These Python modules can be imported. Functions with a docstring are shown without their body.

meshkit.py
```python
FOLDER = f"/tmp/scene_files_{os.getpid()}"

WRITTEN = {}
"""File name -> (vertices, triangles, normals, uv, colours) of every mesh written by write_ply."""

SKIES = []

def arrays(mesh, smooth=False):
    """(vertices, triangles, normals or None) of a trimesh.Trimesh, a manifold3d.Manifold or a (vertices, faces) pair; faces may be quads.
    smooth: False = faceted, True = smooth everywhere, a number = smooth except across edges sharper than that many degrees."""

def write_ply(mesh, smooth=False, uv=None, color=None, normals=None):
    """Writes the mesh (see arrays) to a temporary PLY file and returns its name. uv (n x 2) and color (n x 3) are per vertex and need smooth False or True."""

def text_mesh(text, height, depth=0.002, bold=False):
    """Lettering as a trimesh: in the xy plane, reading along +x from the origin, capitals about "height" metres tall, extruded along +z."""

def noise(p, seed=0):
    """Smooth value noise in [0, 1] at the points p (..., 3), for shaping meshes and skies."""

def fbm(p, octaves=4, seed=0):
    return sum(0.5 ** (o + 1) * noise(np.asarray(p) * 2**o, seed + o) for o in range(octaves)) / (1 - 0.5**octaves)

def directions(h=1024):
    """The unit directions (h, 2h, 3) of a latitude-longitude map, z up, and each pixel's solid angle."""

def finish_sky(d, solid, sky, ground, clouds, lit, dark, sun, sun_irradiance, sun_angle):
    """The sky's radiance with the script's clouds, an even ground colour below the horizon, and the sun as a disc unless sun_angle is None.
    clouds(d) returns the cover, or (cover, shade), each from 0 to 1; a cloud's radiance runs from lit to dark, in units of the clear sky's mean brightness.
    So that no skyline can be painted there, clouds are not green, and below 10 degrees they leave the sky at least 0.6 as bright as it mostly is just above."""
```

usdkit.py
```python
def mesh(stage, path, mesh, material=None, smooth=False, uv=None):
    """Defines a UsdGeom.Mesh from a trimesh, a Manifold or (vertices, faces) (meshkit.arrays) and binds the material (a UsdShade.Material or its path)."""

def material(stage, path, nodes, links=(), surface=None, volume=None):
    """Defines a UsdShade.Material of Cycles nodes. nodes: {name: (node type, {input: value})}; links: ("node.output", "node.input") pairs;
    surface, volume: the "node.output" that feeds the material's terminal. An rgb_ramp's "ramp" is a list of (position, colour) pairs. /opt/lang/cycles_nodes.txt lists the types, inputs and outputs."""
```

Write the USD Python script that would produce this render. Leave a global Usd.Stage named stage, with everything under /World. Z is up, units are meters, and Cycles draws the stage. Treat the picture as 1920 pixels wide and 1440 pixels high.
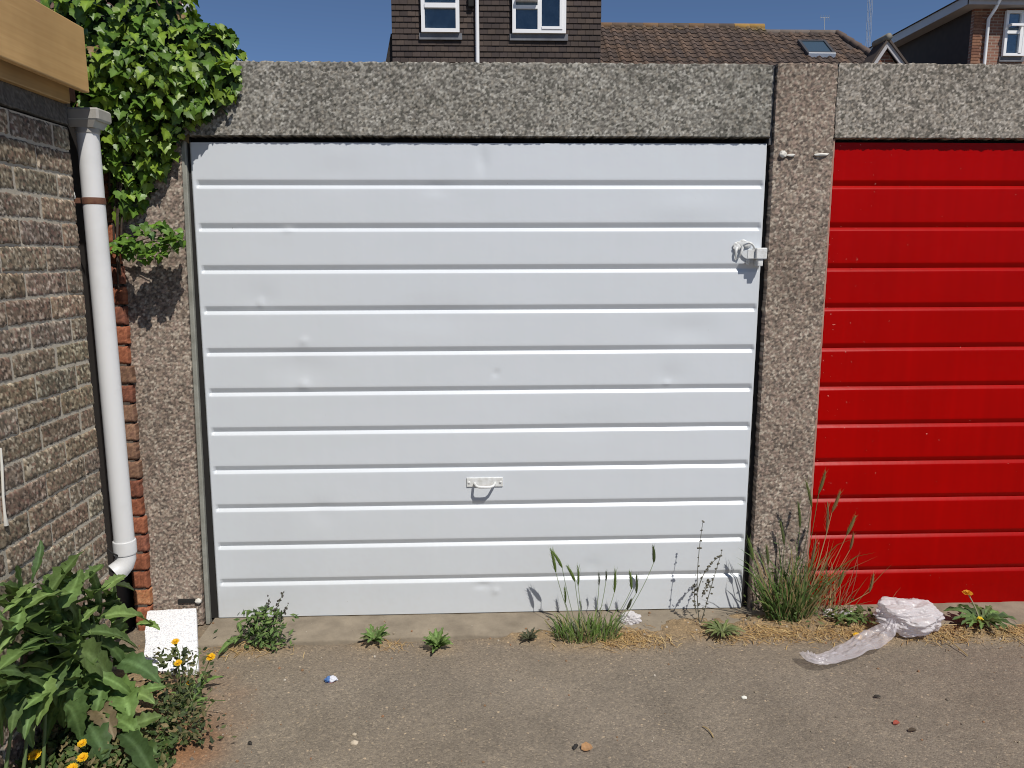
import math, random
import numpy as np
import trimesh
from scipy.spatial import cKDTree
from pxr import Usd, UsdGeom, UsdLux, UsdShade, Gf, Sdf, Vt
import usdkit, meshkit
from meshkit import noise, fbm

random.seed(7)
stage = Usd.Stage.CreateInMemory()
UsdGeom.SetStageUpAxis(stage, UsdGeom.Tokens.z)
UsdGeom.SetStageMetersPerUnit(stage, 1.0)
UsdGeom.Xform.Define(stage, '/World')
UsdGeom.Scope.Define(stage, '/World/Looks')

# ------------------------------------------------------------------ camera, sky, sun, exposure
EYE = np.array([1.0703, -2.9347, 1.4320])
YAW, PITCH, ROLL, FPX = .0371123, .1642375, -.0029025, 1440.0
EXPOSURE = 0.10
SUN_DIR = np.array([0.36, -0.66, 1.0]); SUN_DIR /= np.linalg.norm(SUN_DIR)
SUN_POWER, SKY_POWER = 1.02, 0.08
_cy, _sy, _cp, _sp = math.cos(YAW), math.sin(YAW), math.cos(PITCH), math.sin(PITCH)
FWD = np.array([_sy * _cp, _cy * _cp, -_sp]); RIGHT = np.array([_cy, -_sy, 0.0]); UP = np.cross(RIGHT, FWD)
RIGHT, UP = RIGHT * math.cos(ROLL) + UP * math.sin(ROLL), -RIGHT * math.sin(ROLL) + UP * math.cos(ROLL)
cam = UsdGeom.Camera.Define(stage, '/World/camera')
cam.CreateHorizontalApertureAttr(36.0); cam.CreateVerticalApertureAttr(27.0)
cam.CreateFocalLengthAttr(36.0 * FPX / 1920); cam.CreateClippingRangeAttr(Gf.Vec2f(0.05, 2000))
cam.CreateExposureAttr(EXPOSURE)
M4 = np.eye(4); M4[0, :3], M4[1, :3], M4[2, :3], M4[3, :3] = RIGHT, UP, -FWD, EYE
cam.AddTransformOp().Set(Gf.Matrix4d(*M4.ravel().tolist()))

elev, rot = math.asin(SUN_DIR[2]), math.atan2(SUN_DIR[0], SUN_DIR[1])
sky_mat = usdkit.material(stage, '/World/Looks/sky_air', {
    's': ('sky_texture', {'sky_type': 'single_scattering', 'sun_disc': False, 'sun_elevation': elev, 'sun_rotation': rot,
                          'altitude': 4000.0, 'air_density': 1.0, 'aerosol_density': 0.0, 'ozone_density': 4.5}),
    'b': ('background_shader', {'strength': SKY_POWER})}, [('s.color', 'b.color')], surface='b.background')
sky = UsdLux.DomeLight.Define(stage, '/World/sky')
sky.GetPrim().SetCustomDataByKey('kind', 'structure')
sky.GetPrim().SetCustomDataByKey('label', 'clear deep blue sky above the garages')
UsdShade.MaterialBindingAPI.Apply(sky.GetPrim()).Bind(sky_mat)
sun = UsdLux.DistantLight.Define(stage, '/World/sun')
sun.CreateIntensityAttr(SUN_POWER); sun.CreateNormalizeAttr(True); sun.CreateAngleAttr(0.5)
sun.CreateColorAttr(Gf.Vec3f(1.0, 0.955, 0.89))
zx = SUN_DIR; xx = np.cross([0, 0, 1.0], zx); xx /= np.linalg.norm(xx); yx = np.cross(zx, xx)
S4 = np.eye(4); S4[0, :3], S4[1, :3], S4[2, :3] = xx, yx, zx
sun.AddTransformOp().Set(Gf.Matrix4d(*S4.ravel().tolist()))

# ------------------------------------------------------------------ helpers
def _ray(px, py): return FWD * FPX + RIGHT * (px - 960) + UP * (720 - py)
def at_y(px, py, y=0.0):
    d = _ray(px, py); return EYE + (y - EYE[1]) / d[1] * d
def at_x(px, py, x):
    d = _ray(px, py); return EYE + (x - EYE[0]) / d[0] * d
def at_z(px, py, z=0.0):
    d = _ray(px, py); return EYE + (z - EYE[2]) / d[2] * d

_used = {}
def fresh(parent, name):
    k = f'{parent}/{name}'; n = _used.get(k, 0); _used[k] = n + 1
    return k if n == 0 else f'{k}_{n:03d}'
def tag(prim, label=None, cat=None, group=None, kind=None):
    for k, v in (('label', label), ('category', cat), ('group', group), ('kind', kind)):
        if v: prim.SetCustomDataByKey(k, v)
    return prim
def thing(name, label, cat, loc=(0, 0, 0), group=None):
    x = UsdGeom.Xform.Define(stage, fresh('/World', name))
    x.AddTranslateOp().Set(Gf.Vec3d(*map(float, loc)))
    p = tag(x.GetPrim(), label, cat, group)
    ORIGIN[str(p.GetPath())] = np.asarray(loc, float)
    return p
ORIGIN = {}
def obj(name, mesh, mat, parent=None, smooth=False, col=None, label=None, cat=None, group=None, kind=None):
    """mesh: (verts, faces) in world coordinates; the thing's own place is taken off below it."""
    v, f = (mesh.vertices, mesh.faces) if hasattr(mesh, 'vertices') else mesh[:2]
    v = np.asarray(v, float)
    if col is None and not hasattr(mesh, 'vertices') and len(mesh) > 2: col = mesh[2]
    base = str(parent.GetPath()) if parent is not None else '/World'
    top = '/'.join(base.split('/')[:3])
    v = v - ORIGIN.get(top, np.zeros(3))
    m = usdkit.mesh(stage, fresh(base, name), (v, np.asarray(f, int)), mat, smooth if col is None else bool(smooth))
    if col is not None:
        c = np.asarray(col, np.float32)
        if c.ndim == 1: c = np.tile(c, (len(v), 1))
        UsdGeom.PrimvarsAPI(m).CreatePrimvar('col', Sdf.ValueTypeNames.Color3fArray, 'vertex').Set(Vt.Vec3fArray.FromNumpy(c))
    return tag(m.GetPrim(), label, cat, group, kind)

def quads(nu, nv):
    i = np.arange(nu * nv).reshape(nv, nu)
    a, b, c, d = i[:-1, :-1].ravel(), i[:-1, 1:].ravel(), i[1:, 1:].ravel(), i[1:, :-1].ravel()
    return np.vstack([np.c_[a, b, c], np.c_[a, c, d]])
def join(parts):
    V, F, Cc, n = [], [], [], 0
    for p in parts:
        v, f = (np.asarray(p.vertices), np.asarray(p.faces)) if hasattr(p, 'vertices') else (np.asarray(p[0], float), np.asarray(p[1], int))
        V.append(v); F.append(f + n); n += len(v)
        if not hasattr(p, 'vertices') and len(p) > 2:
            c = np.asarray(p[2], float); Cc.append(np.tile(c, (len(v), 1)) if c.ndim == 1 else c)
    return (np.vstack(V), np.vstack(F), np.vstack(Cc)) if Cc else (np.vstack(V), np.vstack(F))
def box(x0, x1, y0, y1, z0, z1, r=0.0):
    """A box, its edges cut by a chamfer of r."""
    if r <= 0:
        m = trimesh.creation.box([x1 - x0, y1 - y0, z1 - z0]); m.apply_translation([(x0 + x1) / 2, (y0 + y1) / 2, (z0 + z1) / 2]); return m
    pts = []
    for sx in (0, 1):
        for sy in (0, 1):
            for sz in (0, 1):
                p = np.array([(x0, x1)[sx], (y0, y1)[sy], (z0, z1)[sz]]); s = np.array([1 - 2 * sx, 1 - 2 * sy, 1 - 2 * sz]) * r
                for k in range(3):
                    q = p + s; q[k] = p[k]; pts.append(q)
    return trimesh.convex.convex_hull(np.array(pts))
def tube(path, rad, n=8, cap=True):
    P = np.asarray(path, float); k = len(P); rad = np.broadcast_to(np.asarray(rad, float), k)
    T = np.gradient(P, axis=0); T /= np.maximum(np.linalg.norm(T, axis=1, keepdims=True), 1e-9)
    ref = np.array([0.0, 0.0, 1.0]) if abs(T[0][2]) < .9 else np.array([0.0, 1.0, 0.0])
    V = []; a = np.cross(T[0], ref); a /= np.linalg.norm(a)
    for i in range(k):
        a = a - T[i] * (a @ T[i]); a /= max(np.linalg.norm(a), 1e-9); b = np.cross(T[i], a)
        th = np.arange(n) / n * 2 * math.pi
        V.append(P[i] + rad[i] * (np.cos(th)[:, None] * a + np.sin(th)[:, None] * b))
    V = np.vstack(V); F = []
    for i in range(k - 1):
        for j in range(n):
            p, q = i * n + j, i * n + (j + 1) % n
            F += [(p, q, q + n), (p, q + n, p + n)]
    if cap:
        V = np.vstack([V, P[0], P[-1]]); c = k * n
        for j in range(n):
            F += [(c, (j + 1) % n, j), (c + 1, (k - 1) * n + j, (k - 1) * n + (j + 1) % n)]
    return V, np.array(F)
def bez(a, b, c, n=8):
    t = np.linspace(0, 1, n)[:, None]; a, b, c = map(lambda q: np.asarray(q, float), (a, b, c))
    return (1 - t) ** 2 * a + 2 * t * (1 - t) * b + t * t * c
def unit(v): v = np.asarray(v, float); return v / max(np.linalg.norm(v), 1e-9)

# ------------------------------------------------------------------ materials
L = '/World/Looks/'
def mat(name, nodes, links, surface='p.BSDF'): return usdkit.material(stage, L + name, nodes, links, surface=surface)
def plain(name, c, rough=.6, **kw): return mat(name, {'p': ('principled_bsdf', {'base_color': c, 'roughness': rough, **kw})}, [])
def worn(name, c, c2, scale, rough=.7, bump=0.0, bscale=200.0, lo=.35, hi=.7, **kw):
    """A colour drifting towards a second one in clouds, with a fine relief."""
    n = {'g': ('geometry', {}), 'n': ('noise_texture', {'scale': scale, 'detail': 6.0, 'roughness': .62}),
         'r': ('rgb_ramp', {'ramp': [(lo, c), (hi, c2)]}), 'p': ('principled_bsdf', {'roughness': rough, **kw}),
         'bn': ('noise_texture', {'scale': bscale, 'detail': 3.0}), 'b': ('bump', {'strength': bump, 'distance': .002})}
    return mat(name, n, [('g.position', 'n.vector'), ('n.fac', 'r.fac'), ('r.color', 'p.base_color'), ('g.position', 'bn.vector'), ('bn.fac', 'b.height'), ('b.normal', 'p.normal')])
def coloured(name, rough=.85, stain=.0, sscale=3.0, bump=.3, bscale=500.0, trans=0.0, stain_col=(.35, .33, .3), **kw):
    """The mesh's own colours ("col"), broken by fine grain and, with stain, by broad weathering."""
    n = {'a': ('attribute', {'attribute': 'col'}), 'g': ('geometry', {}), 'n': ('noise_texture', {'scale': bscale, 'detail': 3.0}),
         'b': ('bump', {'strength': bump, 'distance': .001}), 'p': ('principled_bsdf', {'roughness': rough, **kw}),
         's': ('noise_texture', {'scale': sscale, 'detail': 6.0, 'roughness': .65}), 'sr': ('rgb_ramp', {'ramp': [(.42, (0, 0, 0)), (.68, (1, 1, 1))]}),
         'sm': ('math', {'math_type': 'multiply', 'value2': stain}), 'm': ('mix', {'mix_type': 'multiply', 'color2': stain_col}),
         'gr': ('rgb_ramp', {'ramp': [(.25, (.82, .82, .82)), (.75, (1.12, 1.12, 1.12))]}), 'm2': ('mix', {'mix_type': 'multiply', 'fac': 1.0})}
    l = [('g.position', 'n.vector'), ('n.fac', 'b.height'), ('b.normal', 'p.normal'), ('g.position', 's.vector'), ('s.fac', 'sr.fac'), ('sr.color', 'sm.value1'),
         ('sm.value', 'm.fac'), ('a.color', 'm.color1'), ('m.color', 'm2.color1'), ('n.fac', 'gr.fac'), ('gr.color', 'm2.color2'), ('m2.color', 'p.base_color')]
    if trans <= 0: return mat(name, n, l)
    n['t'] = ('translucent_bsdf', {}); n['x'] = ('mix_closure', {'fac': trans})
    n['hs'] = ('hsv', {'hue': .49, 'saturation': 1.1, 'value': 1.5})
    return mat(name, n, l + [('m2.color', 'hs.color'), ('hs.color', 't.color'), ('p.BSDF', 'x.closure1'), ('t.BSDF', 'x.closure2')], surface='x.closure')

PEBBLE = coloured('pebbledash', .9, .42, 2.6, .25, 700., specular_ior_level=.3)
BLOCK = coloured('split_face_block', .92, .35, 4., .35, 600., specular_ior_level=.25)
REDBRICK = coloured('red_clay_brick', .88, .55, 12., .5, 300., specular_ior_level=.25)
GROUNDM = None
LEAFM = coloured('ivy_leaf', .42, 0, 3, .05, 300., trans=.14, specular_ior_level=.38)
WEEDM = coloured('weed_leaf', .6, .6, 30., .8, 130., trans=.2, stain_col=(.62, .62, .42), specular_ior_level=.25)
GRASSM = coloured('grass_blade', .6, 0, 3, .05, 300., trans=.25)
DRYM = coloured('dry_straw', .85, 0, 3, .05, 300., trans=.15)
PETALM = coloured('petal', .7, 0, 3, .05, 300., trans=.3)
STONEM = coloured('stone_chip', .85, .2, 30., .4, 500.)
TILEM = coloured('roof_tile', .88, .5, 1.6, .4, 60., stain_col=(.45, .42, .4))
MORTAR = worn('mortar', (.36, .32, .255), (.46, .415, .335), 18, .95, .5, 220.)
DARKMORTAR = worn('dark_mortar', (.07, .055, .045), (.16, .13, .10), 14, .95, .5, 220.)
CONCRETE = worn('smooth_concrete', (.24, .225, .19), (.15, .14, .12), 7, .9, .4, 240.)
THRESH = worn('threshold_concrete', (.27, .225, .165), (.165, .135, .098), 9, .92, .7, 160.)
BITUMEN = worn('bitumen_joint', (.05, .05, .055), (.10, .10, .105), 20, .8, .4)
BLACK = plain('dark_gap', (.012, .011, .010), .9)
STEELGREY = worn('grey_frame', (.30, .30, .26), (.20, .20, .17), 14, .7, .3)
PVC = worn('white_plastic_pipe', (.66, .66, .655), (.56, .56, .55), 5, .38, .05, 80., lo=.5, hi=.8)
PVCGREY = worn('weathered_grey_plastic', (.40, .385, .35), (.31, .29, .26), 12, .5, .1)
RUST = worn('rusted_iron', (.10, .035, .022), (.16, .075, .04), 40, .85, .6)
UPVC = plain('white_window_frame', (.80, .80, .80), .35)
UPVCG = worn('grey_barge_board', (.42, .41, .42), (.36, .35, .36), 2, .5)
LEADM = worn('lead_flashing', (.16, .165, .18), (.10, .10, .11), 4, .6)
CURTAIN = worn('net_curtain', (.10, .16, .23), (.22, .28, .34), 3.5, .9)
POLY = mat('polystyrene', {'g': ('geometry', {}), 'v': ('voronoi_texture', {'scale': 190.0}), 'r': ('rgb_ramp', {'ramp': [(.0, (.86, .86, .86)), (.55, (.80, .80, .81)), (.8, (.56, .57, .60))]}),
           'b': ('bump', {'strength': .7, 'distance': .002, 'invert': True}), 'p': ('principled_bsdf', {'roughness': .8})},
          [('g.position', 'v.vector'), ('v.distance', 'r.fac'), ('r.color', 'p.base_color'), ('v.distance', 'b.height'), ('b.normal', 'p.normal')])
def timber(name, c1, c2):
    return mat(name, {'g': ('geometry', {}), 'mp': ('mapping', {'scale': (90., 3.2, 90.)}), 'n': ('noise_texture', {'scale': 1.0, 'detail': 6.0, 'roughness': .6, 'distortion': .6}),
                      'r': ('rgb_ramp', {'ramp': [(.3, c1), (.7, c2)]}), 'k': ('voronoi_texture', {'scale': 9.0}), 'kr': ('rgb_ramp', {'ramp': [(.0, (.45, .38, .3)), (.10, (1, 1, 1))]}),
                      'm': ('mix', {'mix_type': 'multiply', 'fac': .6}), 'n2': ('noise_texture', {'scale': 4.0, 'detail': 4.0}), 'r2': ('rgb_ramp', {'ramp': [(.35, (.82, .80, .76)), (.65, (1.1, 1.1, 1.1))]}),
                      'm2': ('mix', {'mix_type': 'multiply', 'fac': 1.0}),
                      'b': ('bump', {'strength': .25, 'distance': .001}), 'p': ('principled_bsdf', {'roughness': .62})},
               [('g.position', 'mp.vector'), ('mp.vector', 'n.vector'), ('n.fac', 'r.fac'), ('g.position', 'k.vector'), ('k.distance', 'kr.fac'), ('r.color', 'm.color1'), ('kr.color', 'm.color2'),
                ('g.position', 'n2.vector'), ('n2.fac', 'r2.fac'), ('m.color', 'm2.color1'), ('r2.color', 'm2.color2'), ('m2.color', 'p.base_color'), ('n.fac', 'b.height'), ('b.normal', 'p.normal')])
WOOD = timber('treated_timber', (.50, .30, .115), (.58, .365, .15))
WOOD2 = timber('older_treated_timber', (.34, .20, .07), (.42, .26, .10))
def doorpaint(name, base, dirt, chip, rough, chipmin, coat=0.0, spec=.5, vary=.32, streak=.012, edge=0.0):
    """Brushed door paint: faint mottling, grime towards the foot of the sheet, tiny chips."""
    n = {'g': ('geometry', {}), 'x': ('separate_xyz', {}), 'n': ('noise_texture', {'scale': 2.6, 'detail': 5.0}), 'n3': ('noise_texture', {'scale': 34.0, 'detail': 4.0, 'roughness': .7}),
         'mr': ('map_range', {'from_min': .0, 'from_max': .55, 'to_min': .75, 'to_max': .0, 'clamp': True}), 'mm': ('math', {'math_type': 'multiply'}), 'ma': ('math', {'math_type': 'multiply_add', 'value2': vary, 'value3': -.19 * vary, 'use_clamp': True}),
         'ad': ('math', {'math_type': 'add', 'use_clamp': True}), 'm': ('mix', {'mix_type': 'mix', 'color1': base, 'color2': dirt}),
         'c': ('noise_texture', {'scale': 75.0, 'detail': 2.0}), 'xm': ('map_range', {'from_min': 2.39, 'from_max': 2.80, 'to_min': edge, 'to_max': 0.0, 'clamp': True}), 'xa': ('math', {'math_type': 'add'}), 'cr': ('rgb_ramp', {'ramp': [(chipmin, (0, 0, 0)), (chipmin + .015, (1, 1, 1))]}), 'm2': ('mix', {'mix_type': 'mix', 'color2': chip}),
         'bn': ('noise_texture', {'scale': 14.0, 'detail': 5.0, 'roughness': .6}), 'b': ('bump', {'strength': .06, 'distance': .01}),
         'mp': ('mapping', {'scale': (26., 26., 1.3)}), 'sn': ('noise_texture', {'scale': 1.0, 'detail': 4.0, 'roughness': .6}), 'sr': ('rgb_ramp', {'ramp': [(.3, (1 - streak, 1 - streak, 1 - streak)), (.62, (1.0, 1.0, 1.0)), (.8, (1 + streak, 1 + streak, 1 + streak))]}), 'm3': ('mix', {'mix_type': 'multiply', 'fac': 1.0}),
         'p': ('principled_bsdf', {'roughness': rough, 'specular_ior_level': spec, 'coat_weight': coat, 'coat_roughness': .18})}
    return mat(name, n, [('g.position', 'x.vector'), ('g.position', 'n.vector'), ('g.position', 'n3.vector'), ('x.z', 'mr.value'), ('mr.result', 'mm.value1'), ('n3.fac', 'mm.value2'),
                         ('n.fac', 'ma.value1'), ('ma.value', 'ad.value1'), ('mm.value', 'ad.value2'), ('ad.value', 'm.fac'), ('g.position', 'c.vector'), ('x.x', 'xm.value'), ('xm.result', 'xa.value1'), ('c.fac', 'xa.value2'), ('xa.value', 'cr.fac'), ('cr.color', 'm2.fac'),
                         ('m.color', 'm3.color1'), ('g.position', 'mp.vector'), ('mp.vector', 'sn.vector'), ('sn.fac', 'sr.fac'), ('sr.color', 'm3.color2'), ('m3.color', 'm2.color1'), ('m2.color', 'p.base_color'), ('g.position', 'bn.vector'), ('bn.fac', 'b.height'), ('b.normal', 'p.normal')])
WHITEDOOR = doorpaint('white_door_paint', (.63, .665, .70), (.57, .585, .58), (.30, .27, .24), .38, .785)
REDDOOR = doorpaint('red_door_paint', (.385, .0008, .0004), (.27, .001, .0008), (.62, .24, .2), .30, .782, spec=.08, vary=.9, streak=.09, edge=.062)
WHITEMETAL = worn('white_painted_iron', (.74, .75, .74), (.55, .55, .52), 60, .45, .3)
GLASS = mat('window_glass', {'f': ('fresnel', {'IOR': 1.55}), 't': ('transparent_bsdf', {'color': (.85, .9, .92)}), 'gl': ('glossy_bsdf', {'roughness': .02, 'color': (1, 1, 1)}), 'x': ('mix_closure', {})},
            [('f.fac', 'x.fac'), ('t.BSDF', 'x.closure1'), ('gl.BSDF', 'x.closure2')], surface='x.closure')
BAG = mat('thin_white_plastic', {'p': ('principled_bsdf', {'base_color': (.80, .77, .78), 'roughness': .35}), 't': ('translucent_bsdf', {'color': (.8, .78, .78)}), 'x': ('mix_closure', {'fac': .3}),
          'tr': ('transparent_bsdf', {}), 'y': ('mix_closure', {'fac': .27})}, [('p.BSDF', 'x.closure1'), ('t.BSDF', 'x.closure2'), ('x.closure', 'y.closure1'), ('tr.BSDF', 'y.closure2')], surface='y.closure')
BAGTHIN = mat('sheer_plastic_film', {'p': ('principled_bsdf', {'base_color': (.70, .66, .69), 'roughness': .3}), 't': ('translucent_bsdf', {'color': (.7, .68, .7)}), 'x': ('mix_closure', {'fac': .25}),
          'tr': ('transparent_bsdf', {}), 'y': ('mix_closure', {'fac': .5})}, [('p.BSDF', 'x.closure1'), ('t.BSDF', 'x.closure2'), ('x.closure', 'y.closure1'), ('tr.BSDF', 'y.closure2')], surface='y.closure')
FARBRICK = mat('far_brickwork', {'g': ('geometry', {}), 'x': ('separate_xyz', {}), 's': ('math', {'math_type': 'add'}), 'c': ('combine_xyz', {}),
               'k': ('brick_texture', {'scale': 1.0, 'brick_width': .225, 'row_height': .075, 'mortar_size': .009, 'color1': (.17, .075, .05), 'color2': (.25, .11, .07), 'mortar': (.30, .25, .2)}),
               'p': ('principled_bsdf', {'roughness': .9})}, [('g.position', 'x.vector'), ('x.x', 's.value1'), ('x.y', 's.value2'), ('s.value', 'c.x'), ('x.z', 'c.y'), ('c.vector', 'k.vector'), ('k.color', 'p.base_color')])

# ------------------------------------------------------------------ stony surfaces made as relief
PINKY = np.array([(.34, .265, .205), (.30, .225, .18), (.42, .345, .275), (.25, .195, .155), (.50, .43, .35), (.36, .27, .22), (.19, .15, .12), (.28, .235, .19), (.15, .12, .10)])
GREYY = np.array([(.30, .28, .24), (.25, .235, .205), (.39, .37, .32), (.215, .20, .175), (.47, .45, .40), (.33, .30, .25), (.16, .15, .13), (.35, .335, .295), (.13, .125, .105)])
BLOCKY = np.array([(.20, .165, .125), (.16, .135, .105), (.26, .215, .165), (.13, .11, .085), (.34, .29, .23), (.22, .165, .125), (.23, .155, .125), (.48, .43, .36), (.085, .072, .058)])
def chips(a, b, size, seed, pal, relief):
    """Height and colour of a surface of stone chips, at the points (a, b)."""
    rng = np.random.default_rng(seed)
    lo = (a.min() - size * 2, b.min() - size * 2); na, nb = int((np.ptp(a)) / size) + 5, int(np.ptp(b) / size) + 5
    gx, gy = np.meshgrid(np.arange(na), np.arange(nb))
    c = np.c_[gx.ravel(), gy.ravel()] + rng.uniform(-.48, .48, (na * nb, 2)) + .5
    c = c * size + lo
    t = cKDTree(c); d, i = t.query(np.c_[a, b], k=2)
    n = len(c); tall = rng.uniform(.25, 1.0, n); tilt = rng.normal(0, .35, (n, 2)) / size
    off = np.c_[a, b] - c[i[:, 0]]
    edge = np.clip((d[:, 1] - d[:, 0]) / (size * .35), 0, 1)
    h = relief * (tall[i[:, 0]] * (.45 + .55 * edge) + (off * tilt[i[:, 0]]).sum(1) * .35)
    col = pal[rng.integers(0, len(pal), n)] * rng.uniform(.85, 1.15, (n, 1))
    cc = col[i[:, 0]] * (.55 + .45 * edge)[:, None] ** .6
    return np.clip(h, -.2 * relief, 1.5 * relief), cc
def stony(o, A, B, N, la, lb, depth, step, size, relief, pal, seed, ragged=.0, round_=0.0, tone=1.0, wob=0.0):
    """A rectangular block of la x lb whose face towards N is broken by stone chips; depth is how far it goes back."""
    na, nb = max(3, int(la / step) + 1), max(3, int(lb / step) + 1)
    a, b = np.meshgrid(np.linspace(0, la, na), np.linspace(0, lb, nb)); a, b = a.ravel(), b.ravel()
    h, c = chips(a, b, size, seed, pal, relief)
    e = np.minimum(np.minimum(a, la - a), np.minimum(b, lb - b))
    if round_ > 0: h = h - round_ * np.clip(1 - e / (round_ * 2.2), 0, 1) ** 2
    if wob: h = h + wob * (fbm(np.c_[a * 3, b * 3, np.full(len(a), seed * 1.7)], 3, seed) - .5)
    aa, bb = a.copy(), b.copy()
    if ragged:
        k = np.c_[a * 90, b * 90, np.full(len(a), seed)]
        on = e < 1e-9
        aa[on] += (noise(k[on], 3) - .5) * 2 * ragged; bb[on] += (noise(k[on], 5) - .5) * 2 * ragged
    o, A, B, N = (np.asarray(q, float) for q in (o, A, B, N))
    V = o + aa[:, None] * A + bb[:, None] * B + h[:, None] * N
    F = quads(na, nb)
    if np.dot(np.cross(A, B), N) < 0: F = F[:, ::-1]
    g = np.arange(na * nb).reshape(nb, na)
    loop = np.concatenate([g[0, :-1], g[:-1, -1], g[-1, :0:-1], g[:0:-1, 0]])
    back = o + aa[loop][:, None] * A + bb[loop][:, None] * B - depth * N
    k0 = len(V); m = len(loop); j = np.arange(m); jn = (j + 1) % m
    S = np.vstack([np.c_[loop[j], k0 + jn, loop[jn]], np.c_[loop[j], k0 + j, k0 + jn]])
    cen = np.array([back.mean(0)])
    E_ = np.c_[np.full(m, k0 + m), k0 + jn, k0 + j]
    if np.dot(np.cross(A, B), N) < 0: S, E_ = S[:, ::-1], E_[:, ::-1]
    C_ = np.vstack([c, c[loop], c.mean(0)[None]]) * tone
    return np.vstack([V, back, cen]), np.vstack([F, S, E_]), C_

# ------------------------------------------------------------------ ground: tarmac, dirt along the doors
def axis(fine0, fine1, step, far0, far1):
    return np.concatenate([np.linspace(far0, fine0 - 3, 24)[:-1], np.linspace(fine0 - 3, fine0, 14)[:-1], np.arange(fine0, fine1, step), np.linspace(fine1, fine1 + 3, 14), np.linspace(fine1 + 3, far1, 24)[1:]])
gx_, gy_ = axis(-.35, 3.6, .008, -150, 160), axis(-1.9, .06, .008, -120, 220)
GX, GY = np.meshgrid(gx_, gy_); gxy = np.c_[GX.ravel(), GY.ravel()]
def spots(xy, lst):
    s = np.zeros(len(xy))
    for (x, y, rx, ry, w_) in lst: s = np.maximum(s, w_ * np.exp(-((xy[:, 0] - x) / rx) ** 2 - ((xy[:, 1] - y) / ry) ** 2))
    return s
HEAPS = [(1.55, -.20, .28, .09, 1), (1.25, -.17, .18, .06, .8), (1.9, -.14, .25, .10, 1), (2.15, -.13, .22, .12, 1.1), (2.4, -.15, .28, .11, 1.1), (2.62, -.20, .15, .09, .8), (3.0, -.22, .28, .07, .9), (3.3, -.2, .2, .07, .9), (.66, -.21, .10, .04, .6), (.89, -.25, .10, .05, .5), (.2, -.22, .18, .06, .7), (-.1, -.5, .16, .35, 1.0), (.0, -.8, .17, .3, .9)]
STRAW = [(1.62, -.235, .13, .05, 1), (1.45, -.22, .1, .04, .6), (2.2, -.21, .16, .05, 1), (2.45, -.22, .18, .05, 1), (2.05, -.23, .12, .04, .6), (2.85, -.25, .14, .04, .9), (3.1, -.24, .2, .045, 1), (3.35, -.22, .15, .05, 1), (.72, -.22, .05, .03, .5), (1.95, -.2, .06, .03, .5), (.18, -.25, .14, .03, .4)]
def ground_z(xy):
    p3 = np.c_[xy, np.zeros(len(xy))]
    h = -.022 + .006 * (fbm(p3 * 1.6, 3, 4) - .5) + .0035 * (fbm(p3 * 45, 2, 9) - .5)
    m = np.clip(spots(xy, HEAPS) * (.55 + .9 * fbm(p3 * 9, 3, 21)) - .12, 0, 1)
    return h + .034 * m * (.6 + .8 * fbm(p3 * 30, 2, 33)), m
far = (np.abs(gxy[:, 0] - 1.6) > 4) | (np.abs(gxy[:, 1] + 1) > 4)
gz, gm = ground_z(gxy); gz = np.where(far, -.022, gz)
p3 = np.c_[gxy, np.zeros(len(gxy))]
big = fbm(p3 * 1.1, 4, 51)[:, None]; mid = fbm(p3 * 5.5, 4, 63)[:, None]
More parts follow.
